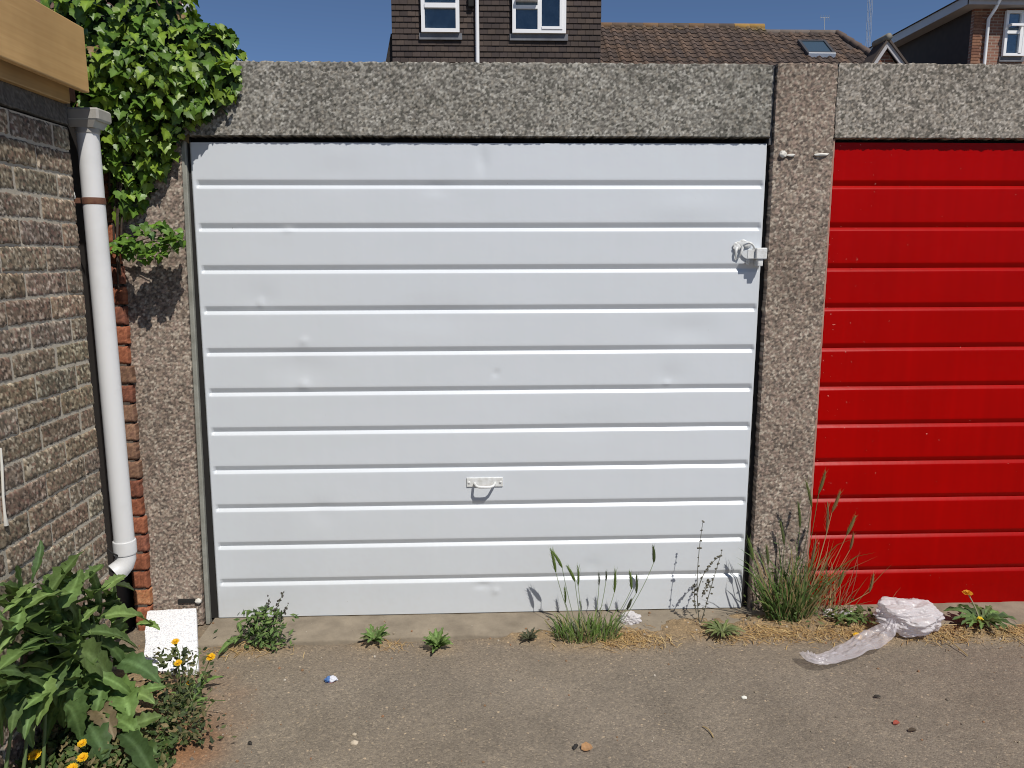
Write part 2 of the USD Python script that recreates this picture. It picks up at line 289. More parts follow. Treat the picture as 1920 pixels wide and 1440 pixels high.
tar = np.array([.190, .161, .127]) * (.80 + .40 * mid); tar = tar * (1 - .75 * np.clip((big - .42) * 3.2, 0, 1)) + np.array([.20, .168, .128]) * (.85 + .3 * mid) * .75 * np.clip((big - .42) * 3.2, 0, 1)
near = np.clip(1 - (-gxy[:, 1] - .15) / .35, 0, 1)[:, None] * .55
brown = np.array([.185, .138, .092])
tar = tar * (1 - near * mid * 1.3) + brown * near * mid * 1.3
soil = np.array([.245, .175, .10]) * (.7 + .6 * mid); redsoil = np.array([.22, .115, .058]) * (.7 + .6 * mid)
left = np.clip((.35 - gxy[:, 0]) / .3, 0, 1)[:, None]
gmx = np.clip(gm * 1.6, 0, 1)[:, None]
redspot = np.clip(spots(gxy, [(.12, -.80, .16, .32, 1.1), (.05, -.55, .12, .2, .8)]) * (.3 + 1.3 * fbm(p3 * 12, 3, 77)) - .1, 0, 1)[:, None]
gcol = tar * (1 - gmx) + soil * gmx
gcol = gcol * (1 - redspot) + redsoil * redspot
GROUNDM = mat('worn_tarmac', {'a': ('attribute', {'attribute': 'col'}), 'g': ('geometry', {}), 'v': ('voronoi_texture', {'scale': 185.0}), 'v2': ('voronoi_texture', {'scale': 70.0}),
    'vr': ('rgb_ramp', {'ramp': [(.0, (.76, .755, .75)), (.45, (.97, .965, .96)), (.80, (1.10, 1.09, 1.06)), (.94, (1.25, 1.23, 1.18)), (1.0, (1.55, 1.5, 1.42))]}), 'vs': ('separate_color', {'color_type': 'rgb'}),
    'm': ('mix', {'mix_type': 'multiply', 'fac': 1.0}), 's2': ('separate_color', {'color_type': 'rgb'}), 'r2': ('rgb_ramp', {'ramp': [(.0, (.72, .72, .73)), (.5, (1.0, 1.0, 1.0)), (.95, (1.1, 1.08, 1.02)), (.975, (1.9, 1.78, 1.6))]}),
    'd2': ('rgb_ramp', {'ramp': [(.25, (1, 1, 1)), (.34, (0, 0, 0))]}), 'mm2': ('mix', {'mix_type': 'multiply'}),
    'b': ('bump', {'strength': .6, 'distance': .003, 'invert': True}), 'p': ('principled_bsdf', {'roughness': .9, 'specular_ior_level': .3})},
    [('g.position', 'v.vector'), ('g.position', 'v2.vector'), ('v.color', 'vs.color'), ('vs.r', 'vr.fac'), ('a.color', 'm.color1'), ('vr.color', 'm.color2'), ('v2.color', 's2.color'), ('s2.g', 'r2.fac'),
     ('v2.distance', 'd2.fac'), ('d2.color', 'mm2.fac'), ('m.color', 'mm2.color1'), ('r2.color', 'mm2.color2'), ('mm2.color', 'p.base_color'), ('v.distance', 'b.height'), ('b.normal', 'p.normal')])
obj('ground', (np.c_[gxy, gz], quads(len(gx_), len(gy_)), gcol), GROUNDM, smooth=True, kind='structure', label='worn brown grey tarmac in front of the garages')
def gz_at(x, y): return float(ground_z(np.array([[x, y]]))[0][0])

nx = 420; xs = np.linspace(-.02, 3.9, nx); fr = -.205 + .035 * np.clip(xs / 1.3, 0, 1) + .012 * (fbm(np.c_[xs * 9, xs * 0, xs * 0], 3, 5) - .5) * 2
rows = []
for t, z in ((0, -.06), (0, -.012), (.012, -.002), (.05, .0), (.12, .0), (.45, .0)):
    zz = z + .004 * (fbm(np.c_[xs * 14, np.full(nx, t * 30), xs * 0], 3, 8) - .5)
    rows.append(np.c_[xs, fr + t, zz if z > -.05 else np.full(nx, z)])
obj('threshold', (np.vstack(rows), quads(nx, len(rows))), THRESH, smooth=True, kind='structure', label='pale concrete threshold strip along the foot of the doors')

# ------------------------------------------------------------------ garage block
gar = thing('garage_block', 'pebbledashed concrete garage block with a white and a red door', 'garage', (0, 0, 0))
YF = -.014
ax, az = np.array([1., 0, 0]), np.array([0, 0, 1.])
nf = np.array([0, -1., 0])
def pebble(name, x0, x1, z0, z1, pal, seed, y=YF, tone=1.0, label=None):
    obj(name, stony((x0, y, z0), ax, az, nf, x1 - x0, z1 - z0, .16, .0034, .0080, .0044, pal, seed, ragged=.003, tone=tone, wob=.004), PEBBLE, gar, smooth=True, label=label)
pebble('lintel', -.262, 2.137, 1.866, 2.122, GREYY, 11, label='long grey pebbledash beam over the white door')
pebble('pillar', 3.865, 4.1, -.02, 1.861, PINKY, 15, label='pebbledash pillar right of the red door')
pebble('lintel', 2.379, 4.1, 1.864, 2.128, GREYY * np.array([1.07, 1.02, 1.0]), 12, label='grey pebbledash beam over the red door')
def slant(v, x0, x1, lo, hi):
    v = np.array(v); k = np.clip((v[:, 0] - x0) / (x1 - x0), -.1, 1.1); v[:, 0] += k * (lo + (hi - lo) * v[:, 2] / 1.85); return v
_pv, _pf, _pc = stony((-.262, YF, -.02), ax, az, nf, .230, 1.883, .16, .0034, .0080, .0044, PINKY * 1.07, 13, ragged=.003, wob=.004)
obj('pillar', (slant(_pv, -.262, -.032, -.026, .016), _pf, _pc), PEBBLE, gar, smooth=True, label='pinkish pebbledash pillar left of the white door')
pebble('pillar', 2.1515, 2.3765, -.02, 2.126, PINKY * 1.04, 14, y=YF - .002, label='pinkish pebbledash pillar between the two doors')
obj('joint', box(2.139, 2.1505, YF + .010, YF + .12, 1.84, 2.118), BITUMEN, gar)
obj('gap_shade_strip', box(2.122, 2.1505, .0135, .0165, .0, 1.838), BLACK, gar)  # black strip added for the shade in the right-hand door gap
_b = box(-.0305, -.0125, YF + .002, YF + .1, -.02, 1.861, .003); obj('pillar_edge', (slant(_b.vertices, -.5, -.0215, -.022, .012), _b.faces), STEELGREY, gar)
obj('pillar_edge', box(2.377, 2.389, YF + .006, YF + .1, -.02, 1.862, .003), worn('pillar_edge_red_overspray', (.34, .16, .12), (.40, .27, .21), 30, .9, .4), gar)
obj('roof', box(-.26, 4.0, .15, 5.4, 2.02, 2.075), BITUMEN, gar)
obj('wall', box(-.26, -.12, .15, 5.4, -.05, 2.019), CONCRETE, gar); obj('wall', box(3.9, 4.0, .15, 5.4, -.05, 2.019), CONCRETE, gar); obj('wall', box(-.119, 3.899, 5.3, 5.4, -.05, 2.019), CONCRETE, gar)
obj('inner_frame', join([box(.0, 2.16, .045, .075, 1.82, 1.95), box(.0, .05, .045, .075, 0, 1.82), box(2.10, 2.16, .045, .075, 0, 1.82), box(2.37, 3.9, .045, .075, 1.82, 1.95), box(2.37, 2.42, .045, .075, 0, 1.82)]), BLACK, gar)
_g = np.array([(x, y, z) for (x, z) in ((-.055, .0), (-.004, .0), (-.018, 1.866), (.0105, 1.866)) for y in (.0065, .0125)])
obj('gap_shade_strip', trimesh.convex.convex_hull(_g), BLACK, gar)  # slanted black filler: paints the shadow between pillar edge and white door
obj('vent_slot', box(-.15, -.085, YF - .009, YF + .02, .080, .094), BLACK, gar)
rngb = np.random.default_rng(4)
def lump(c, r, seed, flat=(1, 1, 1), sub=2, amp=.5, f=3.0):
    s = trimesh.creation.icosphere(sub, 1.0); v = np.asarray(s.vertices)
    v = v * (1 + amp * (fbm(v * f * .5 + seed * 3.3, 3, seed)[:, None] - .5) * 2) * np.asarray(flat) * r + np.asarray(c)
    return v, np.asarray(s.faces)
CREAM = plain('cream_filler', (.62, .60, .54), .7)
for k, (px, py, r, fl) in enumerate([(1468, 289, .014, (1, .5, .9)), (1483, 291, .012, (1.3, .4, .45)), (1540, 290, .018, (1.5, .35, .35)), (372, 1127, .012, (1, .6, .9))]):
    obj('filler_patch', lump(at_y(px, py, YF - .008), r, k + 1, fl), CREAM, gar, smooth=True)

# the doors: pressed panels between grooves, one mesh each
GZ = [1.694, 1.5385, 1.3845, 1.232, 1.074, .9195, .766, .612, .4575, .302, .1485]
def door_sheet(xa, xb, zlo, zhi, y, seed, dents, margin, lean, depth=.0098, rip=.0009):
    """x(z) edges xa, xb as functions; yields each pressed panel."""
    edges = [zlo] + GZ[::-1] + [zhi]
    for i in range(12):
        z0, z1 = edges[i], edges[i + 1]
        zz = np.unique(np.concatenate([np.linspace(z0 + (.021 if i else 0), z1 - (.012 if i < 11 else 0), 16), *( [z0 + np.array([0, .002, .004, .008, .012, .016, .019, .021])] if i else []), *([z1 - np.array([0, .002, .0045, .007, .010, .0125, .0145])] if i < 11 else [])]))
        u = np.unique(np.concatenate([np.linspace(0, 1, 230), np.linspace(0, .04, 20), np.linspace(.96, 1, 20)]))
        U, Zg = np.meshgrid(u, zz); U, Zg = U.ravel(), Zg.ravel()
        xl, xr = xa(Zg), xb(Zg); X = xl + U * (xr - xl)
        g = np.zeros(len(X))
        if i: g = np.maximum(g, np.clip(1 - (Zg - z0) / .021, 0, 1))
        if i < 11: g = np.maximum(g, np.clip(1 - (z1 - Zg) / .0135, 0, 1))
        # upper facet of a groove (foot of the panel above) is the long one; it looks down
        end = np.clip((X - xl - margin[0]) / .010, 0, 1) * np.clip((xr - X - margin[1]) / .010, 0, 1)
        g = g ** 1.15
        Yd = y + depth * g * end + lean * (Zg - zlo)
        q = np.c_[X * 2.3, Zg * 2.9, np.full(len(X), seed)]
        Yd += rip * 2.2 * (fbm(q, 3, seed) - .5) + rip * .9 * (fbm(q * 4.1, 2, seed + 5) - .5)
        for (dx, dz, rx, rz, d) in dents:
            Yd += d * np.exp(-((X - dx) / rx) ** 2 - ((Zg - dz) / rz) ** 2)
        # folded sides
        Yd += .010 * np.clip(1 - (X - xl) / .006, 0, 1) ** 2 + .012 * np.clip(1 - (xr - X) / .008, 0, 1) ** 2
        yield np.c_[X, Yd, Zg], quads(len(u), len(zz))
def dent(px, py, rx, rz, d): p = at_y(px, py, 0); return (p[0], p[2], rx, rz, d)
DENTS = [dent(490, 560, .07, .05, .003), dent(488, 568, .012, .018, -.0035), dent(565, 690, .09, .06, .004), dent(570, 722, .02, .02, -.004), dent(570, 640, .016, .014, -.003), dent(905, 300, .02, .045, .0035), dent(930, 700, .012, .014, .003),
         dent(820, 355, .05, .02, .002), dent(1290, 620, .1, .05, .0035), dent(1255, 705, .05, .04, .003), dent(1250, 718, .012, .01, -.003), dent(600, 960, .05, .05, .003), dent(800, 590, .2, .06, .003), dent(905, 1098, .03, .012, .004), dent(930, 1108, .012, .012, -.004),
         dent(490, 1140, .03, .02, -.003), dent(540, 430, .02, .01, -.003), dent(1110, 1060, .04, .03, .002), dent(1290, 390, .15, .05, -.003), dent(640, 330, .12, .05, .002), dent(1100, 800, .2, .05, .002)]
white = tag(UsdGeom.Xform.Define(stage, fresh(str(gar.GetPath()), 'garage_door')).GetPrim(), 'white dented steel up and over door with small handle')
lx = lambda z: -.008 + (z / 1.85) * .015
rx_ = lambda z: 2.126 + (z / 1.85) * .013
for v, f in door_sheet(lx, rx_, .004, 1.845, .0, 3, DENTS, (.016, .010), .0): obj('panel', (v, f), WHITEDOOR, white, smooth=True)
obj('door_frame', box(-.002, 2.122, .0165, .03, .012, 1.842), WHITEDOOR, white)
red = tag(UsdGeom.Xform.Define(stage, fresh(str(gar.GetPath()), 'garage_door')).GetPrim(), 'glossy red steel door with chipped paint')
for v, f in door_sheet(lambda z: 2.3905 + 0 * z, lambda z: 3.88 + 0 * z, -.003, 1.851, .010, 17, [(2.62, .06, .05, .03, -.002), (3.0, 1.0, .3, .2, .002)], (-.02, .02), .0, rip=.0006): obj('panel', (v, f), REDDOOR, red, smooth=True)
obj('door_frame', box(2.395, 3.87, .0265, .04, .01, 1.845), REDDOOR, red)
# handle: plate with a bent bar
hc = at_y(909, 905, 0)
hx, hz = hc[0], hc[2]
bar = [(hx - .040, .0, hz - .001), (hx - .039, -.016, hz - .001), (hx - .032, -.034, hz - .004), (hx - .022, -.041, hz - .006), (hx, -.042, hz - .006), (hx + .022, -.041, hz - .006), (hx + .032, -.034, hz - .004), (hx + .039, -.016, hz - .001), (hx + .040, .0, hz - .001)]
obj('handle', join([box(hx - .072, hx + .072, -.005, .0, hz - .016, hz + .022, .0018), tube(bar, .0052, 10), lump((hx - .062, -.006, hz + .003), .005, 2, (1, .5, 1)), lump((hx + .062, -.006, hz + .003), .005, 3, (1, .5, 1))]), WHITEMETAL, white, smooth=35)
# latch at the right edge: a boxy keeper, a bent strap with a worn, flaking staple
lc = at_y(1412, 476, 0); qx, qz = lc[0], lc[2]
latch = [box(qx - .006, qx + .036, -.052, .0, qz - .020, qz + .022, .003), box(qx + .004, qx + .024, -.046, .0, qz - .046, qz - .0205, .002),
         tube(bez((qx - .005, -.03, qz + .018), (qx - .025, -.05, qz + .055), (qx - .045, -.012, qz + .03), 9), .004, 7),
         tube(bez((qx - .045, -.012, qz + .03), (qx - .052, -.028, qz + .0), (qx - .060, -.006, qz - .018), 7), [.005, .005, .0045, .004, .0035, .003, .002], 7),
         tube(bez((qx - .060, -.0, qz + .030), (qx - .078, -.022, qz + .012), (qx - .066, -.004, qz - .022), 7), [.006, .006, .006, .005, .004, .003, .002], 7),
         lump((qx - .036, -.006, qz + .038), .017, 5, (1.5, .35, .8), amp=.8), lump((qx - .066, -.006, qz + .030), .014, 6, (1.1, .4, 1.0), amp=.8), lump((qx - .022, -.012, qz - .03), .010, 7, (.8, .8, 1.2)), box(qx - .034, qx - .006, -.040, -.034, qz - .018, qz + .016, .001)]
obj('latch', join(latch), WHITEMETAL, white, smooth=35)

# ------------------------------------------------------------------ neighbouring building on the left: split-face blocks, fascia
nb = thing('block_building', 'brown split-face block building with a new timber fascia', 'building', (-.244, -.333, 0))
XW, YE, ZT = -.244, -.333, 1.843
bd = np.array([0, -1., 0]); bn = np.array([1., 0, 0])
rb = np.random.default_rng(31)
DRIP = None
def block_course(zlo, zhi, first, seedbase):
    s = 0.0; k = 0; L_ = first
    while s < 1.35:
        tone = rb.uniform(.82, 1.14); pal = BLOCKY * rb.uniform(.95, 1.06, 3)
        out = rb.uniform(-.0015, .002)
        o = (XW - .0025 + out, YE - s, zlo)
        obj('brick', stony(o, bd, az, bn, L_, zhi - zlo, .05, .0042, .0080, .0034, pal, seedbase + k, ragged=.003, round_=.004, tone=tone * np.array([1.15, 1.09, 1.0]), wob=.003), BLOCK, nb, smooth=True)
        s += L_ + .0085; L_ = .2165; k += 1
for i in range(25):
    zt = ZT - .075 * i - .005
    block_course(zt - .0665, zt + .0005, .0905 if i % 2 == 0 else .1945, 1000 + i * 20)
obj('mortar', box(XW - .20, XW - .0045, YE - 1.355, YE - .006, -.05, ZT - .001), MORTAR, nb)
obj('wall', box(-3.4, XW - .21, YE - 5.2, YE - .006, -.05, 1.955), MORTAR, nb)
obj('wall', box(XW - .205, XW - .004, YE - 5.2, YE - 1.36, -.05, 1.955), MORTAR, nb)
obj('wall', box(-3.4, -.338, YE - .0055, 5.0, -.05, 2.09), plain('gap_shade_wall', (.020, .016, .013), .95), nb, label='return wall coloured near black for the shade in the gap behind the drainpipe')  # the deep shade of the passage is put into this wall's colour
obj('concrete_band', stony((XW - .002, YE - .002, ZT + .006), bd, az, bn, 1.36, .066, .2, .006, .006, .0025, np.array([(.115, .105, .095), (.09, .083, .075), (.14, .13, .115)]), 77, ragged=.002, wob=.003), BLOCK, nb, smooth=True)
obj('fascia_board', box(-.192, -.168, YE - 2.6, -.338, 1.947, 2.141, .0025), WOOD, nb, label='thick new orange timber fascia board')
obj('inner_board', box(-.246, -.223, YE - 2.6, -.352, 1.912, 2.10, .002), WOOD2, nb, label='lower timber board tucked behind the fascia')
obj('packing_block', box(-.2225, -.1925, -.62, -.356, 1.968, 2.09, .002), WOOD2, nb)
obj('roof', box(-3.4, -.1925, YE - 5.2, -.345, 2.102, 2.135), BITUMEN, nb)
obj('rafter_end', box(-.33, -.247, -.36, -.27, 1.93, 2.05), RUST, nb)
dr = [at_x(px, py, XW + .006) for px, py in ((1, 840), (4, 880), (6, 930), (9, 965), (12, 985))]
obj('paint_drip', tube(dr, [.003, .004, .0035, .004, .007], 6), CREAM, nb, smooth=True)

# drainpipe in the gap, with hopper, clip and shoe
dp = thing('drainpipe', 'white plastic drainpipe with a grey hopper beside the block wall', 'drainpipe', (-.224, -.262, 0))
px_, py_ = -.222, -.262
obj('pipe', tube([(px_, py_, z) for z in (.425, .8, 1.2, 1.6, 1.855)], .0343, 32, cap=False), PVC, dp, smooth=True)
obj('socket', tube([(px_, py_, z) for z in (.385, .39, .432, .435)], [.0375, .039, .039, .037], 32), PVC, dp, smooth=40)
shoe = [(px_, py_, .39), (px_, py_ - .001, .366), (px_ - .006, py_ - .008, .345), (px_ - .016, py_ - .017, .332), (px_ - .030, py_ - .03, .322)]
obj('shoe', tube(shoe, [.0345, .0348, .035, .0352, .0352], 28, cap=False), PVC, dp, smooth=True)
hv = []
hop = trimesh.convex.convex_hull(np.array([(px_ + sx * w_, py_ + sy * w2, z) for sx in (-1, 1) for sy in (-1, 1) for w_, w2, z in ((.036, .036, 1.850), (.048, .044, 1.872))]))
rim = box(px_ - .055, px_ + .060, py_ - .046, py_ + .05, 1.870, 1.910, .006)
obj('hopper', join([hop, rim]), PVCGREY, dp)
obj('collar', tube([(px_, py_, z) for z in (1.833, 1.835, 1.849, 1.851)], [.0355, .0372, .0372, .036], 32), PVCGREY, dp, smooth=40)
th = np.linspace(0, 2 * math.pi, 33)[:-1]
obj('clip', join([tube([(px_, py_, z) for z in (1.607, 1.609, 1.627, 1.629)], [.0352, .0365, .0365, .0352], 32), box(-.30, px_ - .030, py_ - .030, py_ - .026, 1.610, 1.627)]), RUST, dp, smooth=40)
obj('fixing', lump((-.252, -.332, 1.632), .012, 9, (.6, .8, 1)), CREAM, dp, smooth=True)
obj('wire', join([tube(bez((-.30, -.27, .44), (-.25, -.33, .41), (-.225, -.29, .385), 8), .0035, 6), tube(bez((-.29, -.30, .40), (-.26, -.335, .36), (-.25, -.30, .33), 8), .003, 6)]), BLACK, dp)

# red brick pier behind the pipe
pier = thing('brick_pier', 'narrow red brick pier between the drainpipe and the pebbledash pillar', 'wall', (-.34, -.04, 0))
YP = -.045
RP = [np.array([(.30, .105, .055), (.25, .085, .045), (.34, .125, .065)]), np.array([(.22, .085, .055), (.18, .07, .045), (.26, .10, .06)]), np.array([(.24, .14, .09), (.20, .11, .075), (.28, .16, .10)]), np.array([(.38, .17, .075), (.33, .13, .06), (.42, .20, .10)])]
rp = np.random.default_rng(8)
zz0, k = 2.066, -3
while zz0 > -.05:
    pal = 1.3 * (RP[[0, 0, 1, 0, 0, 3, 0, 0, 1, 0, 0, 2, 1, 2, 2, 2, 2, 1][k % 18]] if k > 6 else RP[[0, 1, 0, 2, 0, 0, 1][k % 7]])
    xr = -.249 + rp.uniform(-.006, .006); la = .060 + .004 * (k % 2)
    obj('brick', stony((xr - la, YP + rp.uniform(-.003, .003), zz0 - .065), ax, az, nf, la, .065, .08, .0045, .006, .0022, pal, 400 + k, ragged=.002, round_=.005, tone=rp.uniform(.8, 1.1), wob=.005), REDBRICK, pier, smooth=True)
    zz0 -= .0738; k += 1
obj('mortar', box(-.311, -.264, YP + .0055, YP + .1, -.05, 2.09), DARKMORTAR, pier)

# white polystyrene slab lying against the pillar foot
sl = thing('polystyrene_slab', 'broken white polystyrene slab lying against the foot of the left pillar', 'slab', (-.03, -.24, 0))
A_, B_, C__, D_ = np.array([-.262, -.045, .060]), np.array([-.072, -.045, .068]), np.array([.070, -.425, .012]), np.array([-.135, -.42, .008])
ns, nt = 20, 34
S_, T_ = np.meshgrid(np.linspace(0, 1, ns), np.linspace(0, 1, nt)); S_, T_ = S_.ravel()[:, None], T_.ravel()[:, None]
brk = .06 * (fbm(np.c_[T_ * 7, T_ * 0, T_ * 0], 3, 3)[:, None] - .3)
S2 = S_ + (1 - S_) * np.clip(brk + .10 * np.clip(T_ - .4, 0, 1), 0, .4)
T2 = T_ * (1 - .05 * fbm(np.c_[S_ * 6, S_ * 0, S_ * 0], 3, 9)[:, None])
top = (1 - T2) * ((1 - S2) * A_ + S2 * B_) + T2 * ((1 - S2) * D_ + S2 * C__)
nrm = unit(np.cross(B_ - A_, A_ - D_)); nrm = nrm if nrm[2] > 0 else -nrm
top = top + nrm * (.0022 * (noise(np.c_[S_ * 60, T_ * 110, S_ * 0], 4)[:, None] - .5))
obj('slab_top', (np.vstack([top, top - nrm * .022]), np.vstack([quads(ns, nt)] + [quads(ns, nt)[:, ::-1] + ns * nt] + [np.array([(a, a + ns * nt, b + ns * nt), (a, b + ns * nt, b)]) for lp in [np.concatenate([np.arange(ns), np.arange(1, nt) * ns + ns - 1, (nt - 1) * ns + np.arange(ns - 2, -1, -1), np.arange(nt - 2, 0, -1) * ns])] for a, b in zip(lp, np.roll(lp, -1))])), POLY, sl)

exec_marker = None
# ------------------------------------------------------------------ leaves and plants
IV = np.array([(0, 0), (.20, -.10), (.42, -.02), (.53, .18), (.40, .32), (.43, .54), (.25, .60), (0, 1.0), (-.25, .60), (-.43, .54), (-.40, .32), (-.53, .18), (-.42, -.02), (-.20, -.10)])
def ivy_leaf(c, n, t, size, col, rng, shape=IV):
    n = unit(n); t = unit(t - n * (t @ n)); s = np.cross(t, n)
    w_ = shape * size * rng.uniform(.9, 1.1, 2)
    curl = rng.uniform(.12, .4)
    hgt = curl * np.abs(w_[:, 0]) - .35 * w_[:, 1] ** 2 / size * rng.uniform(.0, 1.0)
    P = c + w_[:, :1] * s + w_[:, 1:] * t + hgt[:, None] * n
    cen = c + .38 * size * t - n * size * .03
    V = np.vstack([P, cen]); m = len(P)
    F = np.array([(m, i, (i + 1) % m) for i in range(m)])
    cc = np.tile(col, (m + 1, 1)); cc[-1] = np.array(col) * 1.35 + .012; cc[0] = np.array(col) * 1.25
    return V, F, cc
def blade(p0, p1, w_, bend, col, n=5, side=None, tipcol=None):
    p0, p1 = np.asarray(p0, float), np.asarray(p1, float)
    mid_ = (p0 + p1) / 2 + np.asarray(bend, float)
    P = bez(p0, mid_, p1, n); d = unit(p1 - p0)
    sd = unit(np.cross(d, side if side is not None else (0.3, -1, .2)))
    ww = w_ * .5 * np.sin(np.linspace(.55, math.pi - .02, n)) ** .8
    V = np.vstack([P - sd * ww[:, None], P + sd * ww[:, None]])
    F = []
    for i in range(n - 1): F += [(i, i + 1, n + i + 1), (i, n + i + 1, n + i)]
    t = np.linspace(0, 1, n)[:, None]; c = np.asarray(col)[None] * (1 - t) + np.asarray(tipcol if tipcol is not None else col)[None] * t
    return V, np.array(F), np.vstack([c, c])
def broad_leaf(p0, p1, w_, arch, col, rng, n=13, m=7, up=(0, -.35, 1.0), wave=.12, teeth=.0, vein=1.5, fold=.35, roll=0.0, twist=0.0):
    """A lance-shaped leaf from p0 to p1, arched, folded along its midrib, with a wavy rim and paler veins."""
    p0, p1 = np.asarray(p0, float), np.asarray(p1, float); Ln = np.linalg.norm(p1 - p0)
    P = bez(p0, (p0 + p1) / 2 + np.asarray(arch, float), p1, n); T = np.gradient(P, axis=0)
    T /= np.linalg.norm(T, axis=1, keepdims=True)
    t = np.linspace(0, 1, n); prof = np.sin(math.pi * t ** .8) ** .75 * .5 * w_ + .04 * w_ * (1 - t)
    prof *= 1 + teeth * (np.arange(n) % 2 - .5)
    V, C_ = [], []; ph = rng.uniform(0, 6.3)
    for i in range(n):
        s = np.cross(T[i], np.asarray(up, float) + 1e-6); s = unit(s); nn = np.cross(s, T[i])
        a = roll + twist * (t[i] - .5); s, nn = s * math.cos(a) + nn * math.sin(a), nn * math.cos(a) - s * math.sin(a)
        for j in range(m):
            q = j / (m - 1) * 2 - 1
            h = fold * abs(q) * prof[i] + wave * prof[i] * math.sin(ph + t[i] * 17 + q * 1.2) * abs(q) - .10 * prof[i] * math.cos(i * math.pi) * abs(q) * .6
            V.append(P[i] + s * q * prof[i] + nn * h)
            rib = 1 + (vein - 1) * (1 if abs(q) < .1 else 0) + (.16 if (i % 2 == 0 and abs(q) < .9) else 0)
            C_.append(np.asarray(col) * rib * (1 + .08 * math.sin(ph + i)) + (.02 if abs(q) < .1 else 0))
    return np.array(V), quads(m, n), np.array(C_)
rl = np.random.default_rng(77)

# --- the big ivy over the left pillar
ivy = thing('ivy', 'large glossy green ivy hanging over the left pillar and beam end', 'ivy', (-.2, -.05, 1.5))
OUT = np.array([(at_y(px, py, -.10)[0], at_y(px, py, -.10)[2]) for px, py in ((60, -60), (318, -60), (322, 4), (346, 17), (374, 14), (396, 26), (418, 60), (428, 100), (440, 140), (428, 178), (400, 192), (372, 215), (345, 228), (318, 262), (300, 305), (278, 335), (250, 375), (238, 398), (205, 402), (190, 330), (170, 250), (140, 200), (125, 120), (110, 50), (50, 0))])
from shapely.geometry import Polygon, Point
import shapely
IP = Polygon(OUT); IB = IP.boundary
def thick(x, z):
    d = shapely.distance(shapely.points(x, z), IB); d = np.where(shapely.contains_xy(IP, x, z), d, 0)
    k = np.clip(d / .19, 0, 1)
    return np.clip((np.atleast_1d(z) - 1.45) / .5, .45, 1) * np.clip((.26 - np.atleast_1d(x)) / .32, .4, 1) * (.02 + .13 * np.sqrt(1 - (1 - k) ** 2)) * (.75 + .5 * fbm(np.c_[np.atleast_1d(x) * 7, np.atleast_1d(z) * 7, np.zeros(np.size(x))], 2, 3))
def ivy_at(x, z, front=True):
    x, z = np.atleast_1d(x), np.atleast_1d(z); th_ = thick(x, z)
    over = np.clip((z - 2.10) / .05, 0, 1)
    y = (-.02 - th_) * (1 - over) + over * (.07 - th_ * 1.35)
    return y, th_, over
leafs, inner = [], []
minx, minz, maxx, maxz = IP.bounds
tries = 0
while len(leafs) < 2000 and tries < 60000:
    tries += 1
    x, z = rl.uniform(minx, maxx), rl.uniform(minz, maxz)
    if not IP.contains(Point(x, z)): continue
    y, th_, over = (float(q[0]) for q in ivy_at(x, z))
    e = .012; dyx = (float(ivy_at(x + e, z)[0][0]) - y) / e; dyz = (float(ivy_at(x, z + e)[0][0]) - y) / e
    n_s = unit((np.clip(dyx, -1.2, 1.2), -1.0, np.clip(dyz, -1.2, 1.2)))
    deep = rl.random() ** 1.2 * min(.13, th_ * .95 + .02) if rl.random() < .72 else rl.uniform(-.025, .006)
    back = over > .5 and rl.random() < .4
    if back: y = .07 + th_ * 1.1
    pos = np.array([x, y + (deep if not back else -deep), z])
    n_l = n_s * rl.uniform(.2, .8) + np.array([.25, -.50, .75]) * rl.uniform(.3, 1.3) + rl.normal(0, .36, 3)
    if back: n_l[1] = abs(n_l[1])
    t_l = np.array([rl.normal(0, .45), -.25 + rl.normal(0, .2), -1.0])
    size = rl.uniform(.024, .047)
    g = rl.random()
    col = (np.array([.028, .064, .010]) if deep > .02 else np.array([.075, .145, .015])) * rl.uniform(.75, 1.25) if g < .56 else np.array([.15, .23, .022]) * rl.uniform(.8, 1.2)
    if g > .994: col = np.array([.20, .13, .06])
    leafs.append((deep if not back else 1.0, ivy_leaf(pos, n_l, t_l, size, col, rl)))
for k in range(420):
    while True:
        x, z = rl.uniform(minx, maxx), rl.uniform(1.55, maxz)
        if IP.contains(Point(x, z)) and IB.distance(Point(x, z)) > .025: break
    y = rl.uniform(-.01, .09) if z > 2.1 else rl.uniform(-.045, -.02)
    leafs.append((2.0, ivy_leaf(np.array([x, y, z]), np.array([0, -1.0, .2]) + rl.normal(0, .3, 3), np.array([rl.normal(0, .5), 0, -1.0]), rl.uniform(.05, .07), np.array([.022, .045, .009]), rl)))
leafs.sort(key=lambda q: q[0])
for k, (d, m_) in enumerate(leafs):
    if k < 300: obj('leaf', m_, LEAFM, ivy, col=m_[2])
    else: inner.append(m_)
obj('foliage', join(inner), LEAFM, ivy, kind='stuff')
WOODY = worn('ivy_bark', (.045, .03, .022), (.09, .065, .045), 40, .9, .5)
for k in range(7):
    x0 = -.262 + .012 * (k % 3); z0 = 1.32 + .05 * k
    obj('stem', tube(bez((x0, -.055, z0), (x0 - .01 + .03 * rl.random(), -.09, z0 + .3), (x0 + .05 + .25 * rl.random(), -.05, 1.85 + .3 * rl.random()), 10), np.linspace(.0042, .002, 10), 6), WOODY, ivy, smooth=True)

